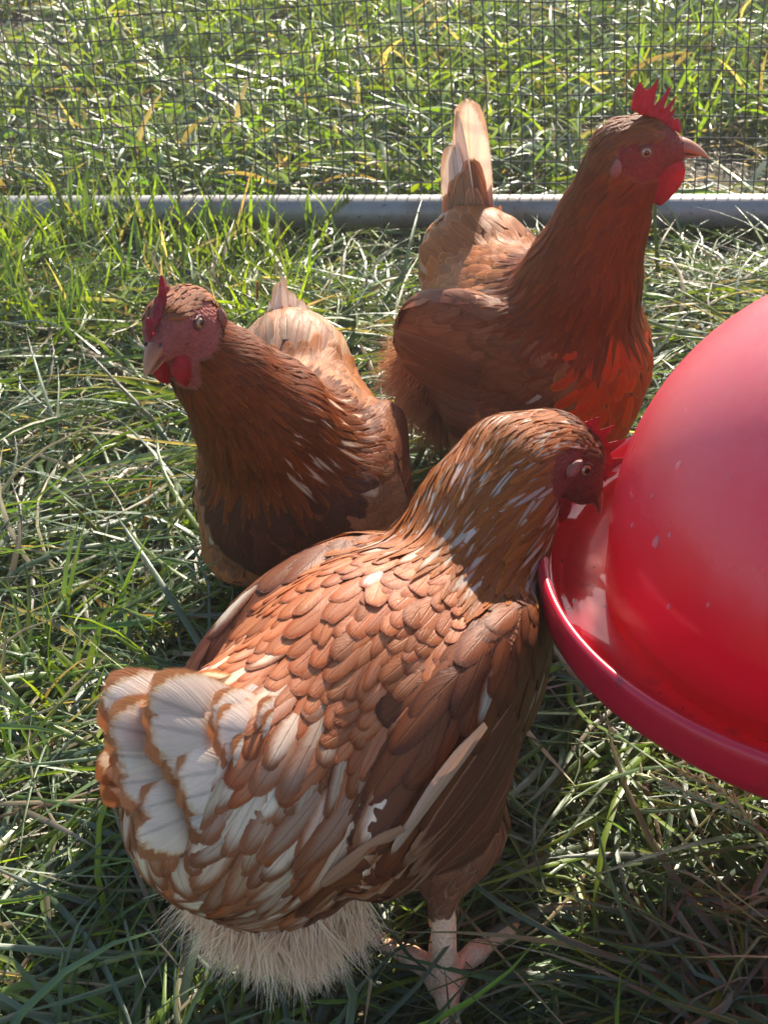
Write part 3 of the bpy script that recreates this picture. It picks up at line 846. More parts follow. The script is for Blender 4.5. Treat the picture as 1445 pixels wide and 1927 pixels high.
M_STALK = mat_grass('stalk', .25, .4)
def stalk(name, pts, rad, col, label, cat, group=None, seed_head=0.0):
    P = polyline(pts); n = len(P); r_ = np.linspace(rad, rad * .55, n); V, Q = tube_np(P[None], r_[None], 7)
    me = mesh_np(name, V, Q); set_col(me, 'base', np.tile(np.array(col, float), (len(V), 1))); set_uv(me, np.zeros((len(V), 2)))
    if seed_head > 0:
        root = empty(name, tuple(P[0])); link('stem', me, M_STALK, root); rr = np.random.default_rng(int(abs(P[0][0]) * 1e4))
        k = 70; t = 1 - seed_head * rr.random(k); ii = np.clip((t * (n - 1)).astype(int), 0, n - 2); f = (t * (n - 1) - ii)[:, None]
        c = P[ii] * (1 - f) + P[ii + 1] * f; T = unit(P[ii + 1] - P[ii]); d = unit(T + rr.normal(size=(k, 3)) * .45)
        G = np.stack([c, c + d * .0035, c + d * .007], 1); rad_ = np.tile([.0006, .0011, .0002], (k, 1))
        V, Q = tube_np(G, rad_, 5); me = mesh_np('seed_head', V, Q); set_col(me, 'base', np.tile(np.array(col) * 1.2, (len(V), 1))); set_uv(me, np.zeros((len(V), 2)))
        link('seed_head', me, M_STALK, root); tag(root, label, cat, group)
    else:
        tag(link(name, me, M_STALK), label, cat, group)

OLIVE = (.16, .19, .06); DRY = (.36, .26, .12)
def Y(y, *p): return [at_y(a, b, y) for a, b in p]
def Zs(*p): return [at_z(a, b, z) for a, b, z in p]
g_ = 'seed stalks standing before the rail'
stalk('grass_stalk', Y(1.46, (140, 500), (127, 443), (105, 345), (72, 277)), .0011, OLIVE, 'drooping seed stalk at the far left, bending over the rail', 'grass stalk', g_, .5)
stalk('grass_stalk', Y(1.48, (132, 470), (118, 380), (96, 310), (83, 257)), .0010, OLIVE, 'straight seed stalk crossing behind the drooping one at far left', 'grass stalk', g_, .45)
stalk('grass_stalk', Y(1.45, (345, 520), (342, 420), (330, 340), (311, 277)), .0012, OLIVE, 'tallest upright seed stalk above the bright tuft left of the rail centre', 'grass stalk', g_, .5)
stalk('grass_stalk', Y(1.46, (343, 430), (358, 385), (400, 330), (443, 287)), .0010, OLIVE, 'seed stalk leaning right, forming a fork with the tallest one', 'grass stalk', g_, .5)
stalk('grass_stalk', Y(1.43, (437, 500), (415, 420), (370, 325), (313, 245)), .0011, OLIVE, 'long seed stalk leaning left across the mesh', 'grass stalk', g_, .4)
stalk('grass_stalk', Y(1.47, (525, 480), (545, 460), (600, 420), (652, 377)), .0010, OLIVE, 'seed stalk tilted right in front of the rail centre', 'grass stalk', g_, .35)
stalk('grass_stalk', Y(1.38, (1240, 560), (1236, 480), (1231, 420), (1234, 360)), .0026, (.11, .16, .03), 'thick green stalk right of the tall hen, crossing the rail', 'grass stalk', None, .0)
stalk('straw_stem', Zs((300, 720, .05), (220, 709, .06), (130, 706, .06), (55, 710, .03)), .0011, (.42, .36, .05), 'long yellow straw lying level left of the staring hen', 'straw')
stalk('straw_stem', Zs((222, 1085, .0), (190, 1010, .05), (150, 965, .08), (120, 936, .09)), .0020, (.17, .19, .05), 'thick bent green stem with a broken tip at the left', 'straw')
stalk('straw_stem', Zs((276, 1050, .0), (272, 1000, .03), (279, 945, .06), (284, 905, .075)), .0016, (.52, .25, .04), 'short orange dried stem beside the wing of the left hen', 'straw')
stalk('straw_stem', Zs((396, 1180, .0), (375, 1145, .02), (368, 1105, .035), (361, 1062, .05)), .0009, (.09, .04, .03), 'thin dark twig under the left hen', 'twig')
stalk('straw_stem', Zs((350, 1940, .0), (347, 1880, .02), (344, 1820, .03), (340, 1770, .04)), .0017, (.26, .20, .16), 'grey dry stem under the pale down of the front hen', 'straw')
stalk('straw_stem', Zs((140, 1185, .03), (80, 1120, .035), (30, 1050, .03), (-20, 1010, .02)), .0016, (.44, .38, .27), 'pale straw lying diagonally at the left edge', 'straw')
stalk('grass_stalk', Zs((1460, 1610, .01), (1400, 1545, .05), (1310, 1500, .07), (1205, 1456, .06)), .0010, (.30, .33, .18), 'lit seed head lying low under the drinker', 'grass stalk', None, .7)
stalk('grass_stalk', Zs((1470, 1640, .01), (1420, 1560, .05), (1370, 1500, .07), (1288, 1455, .07)), .0009, (.34, .33, .14), 'second lit seed head, nearest the trough edge', 'grass stalk', None, .7)

def ribbon(name, pts, w, col, label):
    P = polyline(pts, 18); n = len(P); T = unit(np.gradient(P, axis=0)); S = unit(np.cross(T, np.array([0, .35, 1.]))); U = np.cross(S, T)
    v = np.linspace(0, 1, n); ww = (w * (1 - v ** 3 * .92))[:, None]
    V = np.stack([P - S * ww * .5 + U * ww * .22, P, P + S * ww * .5 + U * ww * .22], 1)
    q = [(i * 3 + j, i * 3 + j + 1, i * 3 + j + 4, i * 3 + j + 3) for i in range(n - 1) for j in (0, 1)]
    me = mesh_np(name, V.reshape(-1, 3), np.array(q)); set_col(me, 'base', np.tile(np.array(col, float), (n * 3, 1)))
    set_uv(me, np.stack([np.tile([0, .5, 1], n), np.repeat(v, 3)], 1)); tag(link(name, me, M_GRASS), label, 'grass')
ribbon('tall_grass', Zs((1275, 1945, .0), (1200, 1790, .03), (1145, 1650, .06), (1118, 1530, .09)), .0034, (.10, .14, .045), 'long wide blade rising from the bottom edge, right of the foot')
ribbon('tall_grass', Zs((1260, 1960, .0), (1120, 1895, .03), (1020, 1850, .045), (945, 1815, .04)), .0036, (.07, .15, .035), 'broad green blade reaching left toward the front toe')
ribbon('tall_grass', Zs((1470, 1770, .01), (1360, 1690, .06), (1280, 1640, .075), (1215, 1655, .05)), .0038, (.12, .17, .10), 'arching pale blade in the shade at lower right')
ribbon('tall_grass', Zs((1470, 1850, .01), (1330, 1780, .04), (1260, 1750, .045), (1190, 1715, .04)), .0036, (.09, .15, .07), 'long level blade at the lower right corner')
ribbon('tall_grass', Zs((1220, 1600, .0), (1130, 1540, .07), (1050, 1550, .08), (985, 1620, .03)), .0034, (.07, .13, .04), 'arching blade between the front hen and the drinker')

def weed(loc, n, h, label, leaf_c, seed):
    rr = np.random.default_rng(seed); root = empty('leafy_weed', tuple(loc)); tag(root, label, 'weed')
    top = np.array(loc) + [rr.normal() * .01, 0, h]; P = polyline([loc, (np.array(loc) + top) / 2 + [.004, 0, 0], top]); V, Q = tube_np(P[None], .0011, 7)
    me = mesh_np('stem', V, Q); set_col(me, 'base', np.tile(np.array([[.30, .05, .05]]), (len(V), 1))); set_uv(me, np.zeros((len(V), 2))); link('stem', me, M_STALK, root)
    for i in range(n):
        t = .35 + .65 * (i + 1) / n; c = P[int(t * (len(P) - 1))]; a = i * 2.4 + rr.random(); e = rr.uniform(-.1, .8); L = rr.uniform(.014, .024); W = L * .42
        D = np.array([cos(a) * cos(e), sin(a) * cos(e), sin(e)]); S = unit(np.cross(D, [0, 0, 1.])); U = np.cross(S, D)
        v = np.linspace(0, 1, 8); G = np.zeros((8, 5, 3)); UV = np.zeros((8, 5, 2))
        for k in range(8):
            w_ = W * sin(pi * v[k] ** .8) * .5 + .0004
            for j, u in enumerate((-1, -.5, 0, .5, 1)):
                G[k, j] = c + D * L * v[k] + S * u * w_ - U * (L * v[k] ** 2 * .25) + U * abs(u) * w_ * .35 + U * .0006 * sin(v[k] * 20); UV[k, j] = (u * .5 + .5, v[k])
        q = [(k * 5 + j, k * 5 + j + 1, k * 5 + j + 6, k * 5 + j + 5) for k in range(7) for j in range(4)]
        me = mesh_np('leaf', G.reshape(-1, 3), np.array(q)); set_uv(me, UV.reshape(-1, 2))
        cc = np.array(leaf_c) * (1 + rr.normal() * .2); set_col(me, 'base', np.tile(np.clip(cc, 0, 1)[None], (40, 1))); link('leaf', me, M_GRASS, root)
weed(at_z(150, 915, .0), 11, .05, 'small weed with yellow green leaves left of the staring hen', (.13, .19, .02), 1)
weed(at_z(120, 880, .0), 6, .035, 'low weed with dull green leaves at the left, beside the yellow green one', (.08, .13, .03), 2)
weed(at_z(462, 650, .0), 5, .07, 'weed with a red upright stem behind the neck of the left hen', (.16, .22, .02), 3)
weed(at_z(385, 1170, .0), 3, .03, 'tiny weed by the dark twig under the left hen', (.12, .22, .03), 4)

def thatch():
    """short dead bits lying on the soil, in the gaps"""
    r = np.random.default_rng(77); n = 26000; x = r.uniform(-.9, .9, n); y = r.uniform(.42, 2.9, n); ok = np.abs(x) < .25 + y * .27; x, y = x[ok], y[ok]; n = len(x)
    c = np.where((r.random(n) < .5)[:, None], np.array([[.30, .24, .17]]), np.array([[.15, .115, .085]])) * (1 + r.normal(size=(n, 1)) * .3)
    me = blades('dead_thatch', x, y, r.uniform(.015, .06, n), r.uniform(.0008, .0022, n), radians(1) * r.uniform(-5, 18, n), radians(1) * r.uniform(-20, 10, n), r.uniform(0, 2 * pi, n), r.random(n) * .012, c, r, segs=3)
    tag(link('dead_thatch', me, M_GRASS), 'dead brown thatch lying between the grass blades', 'thatch', kind='stuff')
thatch()
GLARE_VEIL = 0.010  # added scattering volume, stands in for veiling glare of the lens
if GLARE_VEIL > 0:
    bm = bmesh.new(); bmesh.ops.create_cube(bm, size=1); me = bpy.data.meshes.new('glare_veil'); bm.to_mesh(me); bm.free()
    for v in me.vertices: v.co = Vector((v.co.x * 130, v.co.y * 140 + 30, (v.co.z + .5) * 3.2 - 1.05))
    hm = bpy.data.materials.new('glare_veil'); hm.use_nodes = True; nt = hm.node_tree; nt.nodes.remove(nt.nodes['Principled BSDF'])
    pv = nt.nodes.new('ShaderNodeVolumePrincipled'); pv.inputs['Density'].default_value = GLARE_VEIL; pv.inputs['Anisotropy'].default_value = .55; pv.inputs['Color'].default_value = (1, .96, .93, 1)
    nt.links.new(pv.outputs[0], nt.nodes['Material Output'].inputs['Volume'])
    tag(link('glare_veil', me, hm, smooth=False), kind='stuff')
def plumage(hen, V, face, root, style, seed=1):
    names = np.array([q[6] for q in hen.P]); reg = names[hen.region(V)]
    feath = (reg != 'leg') & ~face
    P = V[feath]; reg = reg[feath]; n = len(P); g = hen.grad(P)
    x, y, z = P.T
    L = np.full(n, .021); W = np.full(n, .0120); lift = np.full(n, .05); point = np.full(n, .0)
    neck = reg == 'neck'; head = reg == 'head'; thigh = reg == 'thigh'; wing = reg == 'wing'; br = reg == 'breast'
    rump = reg == 'rump'
    back = (reg == 'body') & (g[:, 2] > .3)
    L[back] = .019; W[back] = .0115
    L[neck] = .024; W[neck] = .0046; point[neck] = .75; lift[neck] = .045
    L[head] = .008; W[head] = .0035; point[head] = .7; lift[head] = .08
    tw = np.clip((style['wing_front'] - x) / .13, 0, 1)           # bigger towards the wing's tip
    L[wing] = (.021 + .030 * tw ** 1.5)[wing]; W[wing] = (.0135 + .007 * tw)[wing]; lift[wing] = .035
    L[rump] = .030; W[rump] = .0145; point[rump] = .1
    L[thigh] = .019; W[thigh] = .012; lift[thigh] = .06; point[thigh] = .3
    L[br] = .021; W[br] = .0125; lift[br] = .04; point[br] = .1
    point = point + np.random.default_rng(seed + 3).random(n) * .28 * (point < .5)
    under = (g[:, 2] < -.3) & ~neck & ~head & ~thigh
    L[under] = .026; W[under] = .014; point[under] = .3; lift[under] = .07
    nb = hen.w2l(style['neck_base'])
    dn = np.linalg.norm(P - nb, axis=1)
    t = np.clip(1 - dn / .075, 0, 1)                          # cape of hackle spreading onto the shoulders
    cape = neck & (t > 0)
    W[cape] = (.0052 + .004 * t)[cape]; L[cape] = (.026 + .012 * t)[cape]
    hd = np.linalg.norm(P - hen.w2l(style['head']), axis=1)
    th = np.clip((hd - .02) / .07, 0, 1); nk = neck
    L[nk] *= (.5 + .5 * th)[nk]; W[nk] *= (.6 + .4 * th)[nk]
    sz = style.get('size', 1.0); L *= sz; W *= sz
    L = L * 1.15; sp = np.minimum(W * .56, L * .36); sp[neck] = W[neck] * .70; sp[head] = .0030; sp[wing] = (W * .52)[wing]
    k = poisson(P, sp, seed)
    P, reg, g, L, W, lift, point = P[k], reg[k], g[k], L[k], W[k], lift[k], point[k]
    n = len(P); r = np.random.default_rng(seed + 10)
    L = L * (1 + r.normal(size=n) * .13); W = W * (1 + r.normal(size=n) * .16); lift = lift * np.clip(1 + r.normal(size=n) * .5, .1, 2.6)
    T = hen.flow(P); T = unit(T + r.normal(size=(n, 3)) * np.where(reg == 'neck', .09, .16)[:, None])
    rnd = r.random(n); base, edge, mid, ew, mw = style['color'](hen, P, g, reg, r)
    keep = np.ones(n, bool)
    if 'vent' in style: keep &= ~style['vent'](P, g, reg)
    aux = np.stack([ew, rnd, mw], 1)
    fs = FeatherSet()
    fs.add_surface(hen, P[keep], T[keep], L[keep], W[keep], lift[keep], point[keep], base[keep], edge[keep], mid[keep], aux[keep])
    fs.build('plumage', M_FEATHER, root)
    return P, g, reg

def wing_quills(hen, root, side, rows, style_col, name='wing_feathers', seed=5):
    """long flight feathers lying low on the folded wing; rows of (start xyz, end xyz, count, length, width)"""
    r = np.random.default_rng(seed); fs = FeatherSet()
    for (a, b, cnt, Ln, Wd, dr, h0) in rows:
        t = np.linspace(0, 1, cnt); P = np.array(a)[None] * (1 - t[:, None]) + np.array(b)[None] * t[:, None]
        P[:, 1] *= side; P, _ = hen.project(P, 4)
        T = np.tile(np.array([dr[0], dr[1] * side, dr[2]], float), (cnt, 1)) + r.normal(size=(cnt, 3)) * .03
        base, edge, mid, ew, mw = style_col(cnt, r)
        order = np.arange(cnt)
        fs.add_surface(hen, P, T, np.full(cnt, Ln) * (1 + r.normal(size=cnt) * .04), np.full(cnt, Wd), np.full(cnt, .02),
                       np.full(cnt, .12), base, edge, mid, np.stack([ew, r.random(cnt), mw], 1), h0=h0, roll=np.full(cnt, -.12 * side))
    fs.build(name, M_FEATHER, root)

def tail_fan(hen, root, base, dirs, ups, L, W, cols, bend, seed=4, name='tail_feathers', sweep=0.0, point=None):
    """dirs, ups local; each feather free"""
    fs = FeatherSet(); n = len(dirs)
    P = hen.l2w(np.array(base)); D = np.array(dirs) @ hen.M; U = np.array(ups) @ hen.M
    b, e, m, ew, mw = cols; r = np.random.default_rng(seed)
    fs.add_free(P, D, U, np.array(L), np.array(W), np.array(bend), np.full(n, .0) if point is None else point, b, e, m, np.stack([ew, r.random(n), mw], 1), sweep)
    fs.build(name, M_TAIL, root)

def fluff(hen, root, cond, V, n, L, col, name='down', seed=6, w=.0009, dirv=(-.5, 0, -.9)):
    r = np.random.default_rng(seed); g = hen.grad(V)
    idx = np.where(cond(V, g))[0]; idx = r.choice(idx, n); P = V[idx] + r.normal(size=(n, 3)) * .001; G = g[idx]
    T = np.array(dirv)[None] * (.75 + .3 * r.random((n, 1))) + G * .55 + r.normal(size=(n, 3)) * .16
    C = np.array(col)[None] * (1 + r.normal(size=(n, 1)) * .12)
    strands(name, hen.l2w(P), unit(T) @ hen.M, L * (.6 + .6 * r.random(n)), w * (1 + .4 * r.random(n)), C, root, M_DOWN, seed=seed)

# ================================================================== hen drinking (front)
def hen_front():
    O = (-.02, .595); h = Hen(O, 47, k=.03)
    root = empty('hen', (O[0], O[1], 0))
    tag(root, 'brown hen in front with white speckled neck, drinking from the red trough', 'hen', 'brown hens in the pen')
    h.ell((.005, 0, .180), (.104, .064, .074), flow=(-1, 0, -.12), pitch=-4)
    h.ell((.070, 0, .165), (.054, .054, .070), flow=(-.9, 0, -.5), reg='breast')
    h.ell((-.082, 0, .184), (.066, .056, .060), flow=(-.8, 0, -.75), reg='rump')
    h.ell((-.066, 0, .146), (.056, .050, .052), flow=(-.8, 0, -.6), reg='body')
    for sd in (1, -1):
        h.ell((.010, sd * .054, .172), (.090, .022, .060), flow=(-1, 0, -.80), reg='wing', yaw=-6 * sd, pitch=14, rollx=-8 * sd)
    h.cap((.075, 0, .200), (.112, .001, .234), .045, .035, flow=(-1, -.1, -.30), reg='neck')
    h.cap((.112, .001, .234), (.134, -.001, .256), .035, .0255, flow=(-1, -.1, -.25), reg='neck')
    h.cap((.134, -.001, .256), (.156, -.006, .257), .0255, .0205, flow=(-1, -.1, .15), reg='neck')
    c0 = np.array([.172, -.010, .245]); hc = h.l2w(c0)
    X = unit(np.array([.56, .02, -.80]) @ h.M.T); Xw = X @ h.M
    Zl = np.array([.75, .25, .55]) @ h.M.T; Zw = Zl @ h.M; Zn = unit(Zl - X * (Zl @ X))
    h.cap((.154, -.006, .256), c0 - X * .008 - Zn * .002, .0205, .0205, flow=(-.9, 0, .3), reg='head')
    h.cap(c0 - X * .010 - Zn * .002, c0 + X * .005, .0205, .0195, flow=-X - Zn * .3, reg='head')
    h.cap(c0 + X * .004 + Zn * .001, c0 + X * .022 - Zn * .002, .0185, .0110, flow=-X - Zn * .3, reg='head')
    legs(h, [((.01, -.035, .12), (.014, -.043, .102), (-.002, -.051, .080), (-.015, -.060, .016),
              ((-9, .048, .006), (45, .042, .004), (94, .046, .006), (-137, .030, .002))),
             ((.02, .035, .12), (.025, .04, .085), (.03, .035, .055), (.045, .03, .010),
              ((-35, .04, 0), (5, .045, 0), (40, .04, 0), (180, .016, .002)))])
    V, Q = h.mesh(.0027)
    C, face = body_colors(h, V, (hc, Xw, Zw), feet_c=(.92, .52, .33))
    fx = (V - c0) @ X; fz = (V - c0) @ Zn; face |= ((fx - .001) / .027) ** 2 + ((fz + .004) / .0155) ** 2 < 1
    C[face] = (.15, .028, .022)
    me = mesh_np('body', h.l2w(V), Q); set_col(me, 'base', C); link('body', me, M_BODY, root)
    def color(hen, P, g, reg, r):
        n = len(P); x, y, z = P.T
        base = jit((.38, .118, .050), n, .14, r); edge = jit((.25, .066, .028), n, .12, r); mid = jit((.52, .22, .125), n, .1, r)
        ew = np.full(n, .75); mw = np.full(n, .6)
        side = np.clip((.19 - z) / .06, 0, 1)
        nk = reg == 'neck'
        base[nk] = jit((.27, .078, .022), nk.sum(), .15, r); edge[nk] = jit((.46, .17, .045), nk.sum(), .1, r); ew[nk] = .4; mw[nk] = .15
        hd = reg == 'head'; base[hd] = jit((.13, .045, .022), hd.sum(), .15, r); edge[hd] = base[hd]; mw[hd] = 0
        up = nk & (x < .175)
        wt = up & (r.random(n) < .30 * np.clip((.19 - x) / .05, 0, 1)); mid[wt] = jit(WHITE * .62, wt.sum(), .15, r); mw[wt] = .8
        wg = (reg == 'wing') | (reg == 'breast'); base[wg] = jit((.15, .046, .020), wg.sum(), .14, r); edge[wg] = jit((.09, .028, .018), wg.sum(), .1, r); mid[wg] = jit((.18, .062, .030), wg.sum(), .1, r); ew[wg] = .7
        # scattered white flecks on the shoulder
        fl = (reg != 'neck') & (r.random(n) < .045); mid[fl] = jit(WHITE * .6, fl.sum(), .15, r); mw[fl] = .7
        # rear: long feathers patterned in cream and chestnut
        rear = np.clip((-.03 - x) / .07, 0, 1) * (z > .085)
        rr = (r.random(n) < rear * .9) & (reg != 'thigh')
        base[rr] = jit((.30, .115, .06), rr.sum(), .12, r); mid[rr] = jit((.76, .58, .43), rr.sum(), .1, r); mw[rr] = r.choice([.25, .6, .95], rr.sum()); edge[rr] = jit((.28, .10, .05), rr.sum(), .1, r); ew[rr] = .9
        th = reg == 'thigh'; base[th] = jit((.20, .07, .04), th.sum(), .1, r); edge[th] = jit((.34, .17, .11), th.sum(), .1, r); mw[th] = .3
        bel = (z < .11) & (reg != 'thigh'); base[bel] = jit((.36, .19, .12), bel.sum(), .1, r); edge[bel] = jit((.5, .32, .22), bel.sum(), .1, r); mid[bel] = jit(CREAM * .8, bel.sum(), .1, r); mw[bel] = .5
        return base, edge, mid, ew, mw
    style = dict(color=color, wing_front=.09, neck_base=h.l2w(np.array([.09, 0, .21])), head=hc,
                 vent=lambda P, g, reg: (P[:, 0] < -.05) & (P[:, 2] < .105) & (g[:, 2] < .1))
    plumage(h, V, face, root, style, 11)
    def qc(n, r):
        base = jit((.12, .04, .024), n, .12, r); edge = jit((.30, .15, .09), n, .1, r); mid = jit((.16, .06, .036), n, .1, r)
        return base, edge, mid, np.full(n, .85), np.full(n, .4)
    for sd in (1, -1):
        wing_quills(h, root, sd, [((.045, .075, .145), (.030, .08, .195), 6, .095, .018, (-1, 0, -.30), .004),
                                  ((.060, .075, .135), (.035, .08, .140), 4, .100, .016, (-1, 0, -.26), .0025)], qc, 'wing_feathers', 20 + sd)
    def pale(n, r):
        c = jit(CREAM * .85, n, .05, r); return jit(BUFF, n, .05, r), c, c, np.full(n, .9), np.full(n, .9)
    # pale flight feathers slipping out under the wing
    fs = FeatherSet(); B_, D_, N_, L_ = [], [], [], []
    for (x0_, y0_, x1_, y1_, o_) in ((915, 1365, 733, 1585, .007), (893, 1385, 760, 1545, .010), (760, 1560, 600, 1665, .004)):
        p0, n0 = ray_hit(h, x0_, y0_, o_); p1, n1 = ray_hit(h, x1_, y1_, o_); B_.append(p0); D_.append(p1 - p0); N_.append(n0 + n1); L_.append(np.linalg.norm(p1 - p0) * 1.03)
    c_ = jit((.52, .34, .24), 3, .05); c_[2] = (.42, .22, .14)
    fs.add_free(np.array(B_), np.array(D_), np.array(N_), np.array(L_), np.array([.0110, .008, .014]), np.full(3, .06), np.full(3, .25), c_, c_ * .8, c_, np.array([[.4, .5, .2]] * 3), .14)
    fs.build('loose_feathers', M_FEATHER, root)
    # tail: broad rounded cream feathers laced with chestnut, in overlapping layers
    r = np.random.default_rng(8); base = []; D = []; U = []; Ls = []; Ws = []; Bd = []
    for layer, (cnt, Ln, Wd, x0) in enumerate(((6, .088, .043, -.087), (6, .076, .041, -.078), (7, .054, .034, -.070), (6, .040, .027, -.062))):
        for sd in (1, -1):
            for i in range(cnt):
                t = i / (cnt - 1)
                el_ = radians(52 - 32 * t)
                lat = sd * ((.05 + .22 * t + .05 * layer) if sd > 0 else (.02 + .12 * t + .05 * layer))
                D.append((-cos(el_), lat, sin(el_))); U.append((.1, sd * 1.0, .35 * sin(el_) + .1))
                base.append((x0 + .010 * t, sd * (.006 + .010 * t + .005 * layer), .214 - .016 * t))
                Ls.append(Ln * (1.12 if sd < 0 else .95) * (1 - .12 * t) * (1 + r.normal() * .04)); Ws.append(Wd * (1 + r.normal() * .05)); Bd.append(.10 + .08 * r.random())
    n = len(D); mw = np.full(n, 1.0)
    tail_fan(h, root, base, D, U, Ls, Ws, (jit((.74, .54, .38), n, .06), jit((.44, .18, .085), n, .1), jit(WHITE, n, .03), np.full(n, .95), mw), Bd)
    fluff(h, root, lambda V, g: (V[:, 0] < -.056) & (V[:, 2] < .118) & (g[:, 2] < .1) & (h.region(V) < 6), V, 15000, .024, (.90, .66, .46), 'down', 6, .00055, dirv=(-.35, 0, -1))
    head_parts(h, root, hc, Xw, Zw, [(.12, .13, .5, -.2), (.34, .13, .8, -.1), (.56, .12, .9, .05), (.78, .11, .7, .2), (.93, .08, .4, .3)],
               dict(length=.038, height=.021, thick=.0022, flop=-.35, x0=.010, z0=.019, slope=-.35), wattle=(.0100, .0045, .013), beak=1.0)
    return h

# ================================================================== hen looking right (back)
def hen_back():
    O = (.118, 1.0); h = Hen(O, -55, k=.03)
    root = empty('hen', (O[0], O[1], 0))
    tag(root, 'tall alert brown hen with upright white tail tip, looking right by the rail', 'hen', 'brown hens in the pen')
    h.ell((.000, 0, .172), (.098, .057, .068), flow=(-1, 0, -.05), pitch=6)
    h.ell((.058, .002, .165), (.044, .040, .068), flow=(-.5, 0, -.9), reg='breast')
    h.ell((-.078, .024, .190), (.058, .044, .052), flow=(-1, .1, .55), reg='rump', pitch=-30)
    h.ell((-.070, 0, .130), (.055, .052, .055), flow=(-.8, 0, -.6), reg='body')
    for sd in (1, -1):
        h.ell((.0, sd * .045, .165), (.088, .017, .060), flow=(-1, 0, -.25), reg='wing', yaw=-6 * sd, pitch=5, rollx=-8 * sd)
    h.cap((.040, 0, .195), (.057, .001, .240), .047, .038, flow=(-.7, -.1, -1), reg='neck')
    h.cap((.057, .001, .240), (.070, .007, .285), .038, .0275, flow=(-.45, -.1, -1), reg='neck')
    h.cap((.070, .007, .285), (.082, .012, .322), .0275, .022, flow=(-.35, -.1, -1), reg='neck')
    hc = h.l2w(np.array([.094, .018, .343]))
    Xw = unit(np.array([.99, -.08, -.10])); Zw = np.array([.08, -.05, 1.])
    X = Xw @ h.M.T; Z = Zw @ h.M.T
    c0 = np.array([.094, .018, .343])
    h.cap(c0 - X * .012 - Z * .004, c0 + X * .004, .0195, .0180, flow=-X - Z * .6, reg='head')
    h.cap(c0 + X * .003 + Z * .001, c0 + X * .020 - Z * .002, .0175, .0100, flow=-X - Z * .3, reg='head')
    h.cap((.082, .012, .322), c0 - X * .010 - Z * .006, .0225, .0195, flow=-Z - X * .5, reg='neck')
    legs(h, [((.01, sd * .035, .12), (.012, sd * .045, .085), (-.004, sd * .042, .060), (.02, sd * .045, .012),
              ((-38, .04, 0), (0, .045, 0), (38, .04, 0), (180, .016, .002))) for sd in (1, -1)])
    V, Q = h.mesh(.0027); C, face = body_colors(h, V, (hc, Xw, Zw), under=(.22, .06, .025))
    C[face] = (.16, .024, .016)
    me = mesh_np('body', h.l2w(V), Q); set_col(me, 'base', C); link('body', me, M_BODY, root)
    def color(hen, P, g, reg, r):
        n = len(P); x, y, z = P.T
        base = jit((.40, .13, .042), n, .12, r); edge = jit((.52, .25, .12), n, .1, r); mid = jit((.38, .16, .08), n, .1, r)
        ew = np.full(n, .5); mw = np.full(n, .4)
        nk = reg == 'neck'; base[nk] = jit((.185, .036, .009), nk.sum(), .15, r); edge[nk] = jit((.30, .085, .026), nk.sum(), .12, r); mid[nk] = base[nk]; ew[nk] = .5; mw[nk] = .1
        wt = nk & (z < .25) & (x < .06) & (r.random(n) < .22); mid[wt] = jit(CREAM * .8, wt.sum(), .06, r); mw[wt] = .6
        hd = reg == 'head'; base[hd] = jit((.22, .07, .025), hd.sum(), .15, r); edge[hd] = base[hd]; mw[hd] = 0
        bb = reg == 'breast'; base[bb] = jit((.55, .062, .016), bb.sum(), .1, r); edge[bb] = jit((.50, .17, .07), bb.sum(), .1, r); mid[bb] = base[bb]; ew[bb] = .5  # breast base reddened to carry the red light bounced off the drinker
        wg = reg == 'wing'; base[wg] = jit((.19, .055, .026), wg.sum(), .12, r); edge[wg] = jit((.27, .09, .045), wg.sum(), .1, r)
        fl = (reg == 'wing') & (r.random(n) < .012); mid[fl] = jit(CREAM * .8, fl.sum(), .05, r); mw[fl] = .9
        rp = (reg == 'rump') & (x < -.09); base[rp] = jit((.36, .17, .09), rp.sum(), .12, r); mid[rp] = jit(CREAM * .7, rp.sum(), .08, r); mw[rp] = .5
        return base, edge, mid, ew, mw
    plumage(h, V, face, root, dict(color=color, wing_front=.08, neck_base=h.l2w(np.array([.05, 0, .2])), head=hc,
            vent=lambda P, g, reg: (P[:, 0] < -.07) & (P[:, 2] < .12)), 12)
    def qc(n, r):
        return jit((.17, .05, .026), n, .12, r), jit((.32, .13, .07), n, .08, r), jit((.2, .07, .035), n, .1, r), np.full(n, .7), np.full(n, .4)
    for sd in (1, -1):
        wing_quills(h, root, sd, [((.025, .075, .130), (.020, .08, .18), 6, .100, .018, (-1, 0, -.10), .004)], qc, 'wing_feathers', 40 + sd)
    r = np.random.default_rng(9); base = []; D = []; U = []; Ls = []; Ws = []; Bd = []
    for layer, (cnt, Ln, Wd, x0, z0) in enumerate(((2, .120, .034, -.098, .200), (4, .082, .026, -.092, .196), (5, .062, .019, -.086, .196), (6, .045, .02, -.08, .196))):
        for sd in (1, -1):
            for i in range(cnt):
                t = i / (cnt - 1); el_ = radians(84 - (4 + 8 * layer) * t)
                D.append((-cos(el_) - .03, .06 + sd * (.005 + .02 * t + .04 * layer), sin(el_))); U.append((.45, sd * .9, .2))
                base.append((x0 - .006 * t, .036 + sd * (.002 + .006 * t + .003 * layer), z0 - .012 * t))
                Ls.append(Ln * (1 - .16 * t) * (1 + r.normal() * .03)); Ws.append(Wd * (1 + r.normal() * .05)); Bd.append(.05 + .05 * r.random())
    n = len(D); lay = np.repeat([0, 1, 2, 3], [4, 8, 10, 12])
    bc = np.where((lay < 1)[:, None], np.array([[.70, .58, .48]]), np.array([[.34, .14, .07]]))
    tail_fan(h, root, base, D, U, Ls, Ws, (bc, jit((.60, .33, .18), n, .1), np.where((lay < 1)[:, None], WHITE[None], np.array([[.46, .24, .14]])), np.full(n, .6), np.full(n, .8)), Bd)
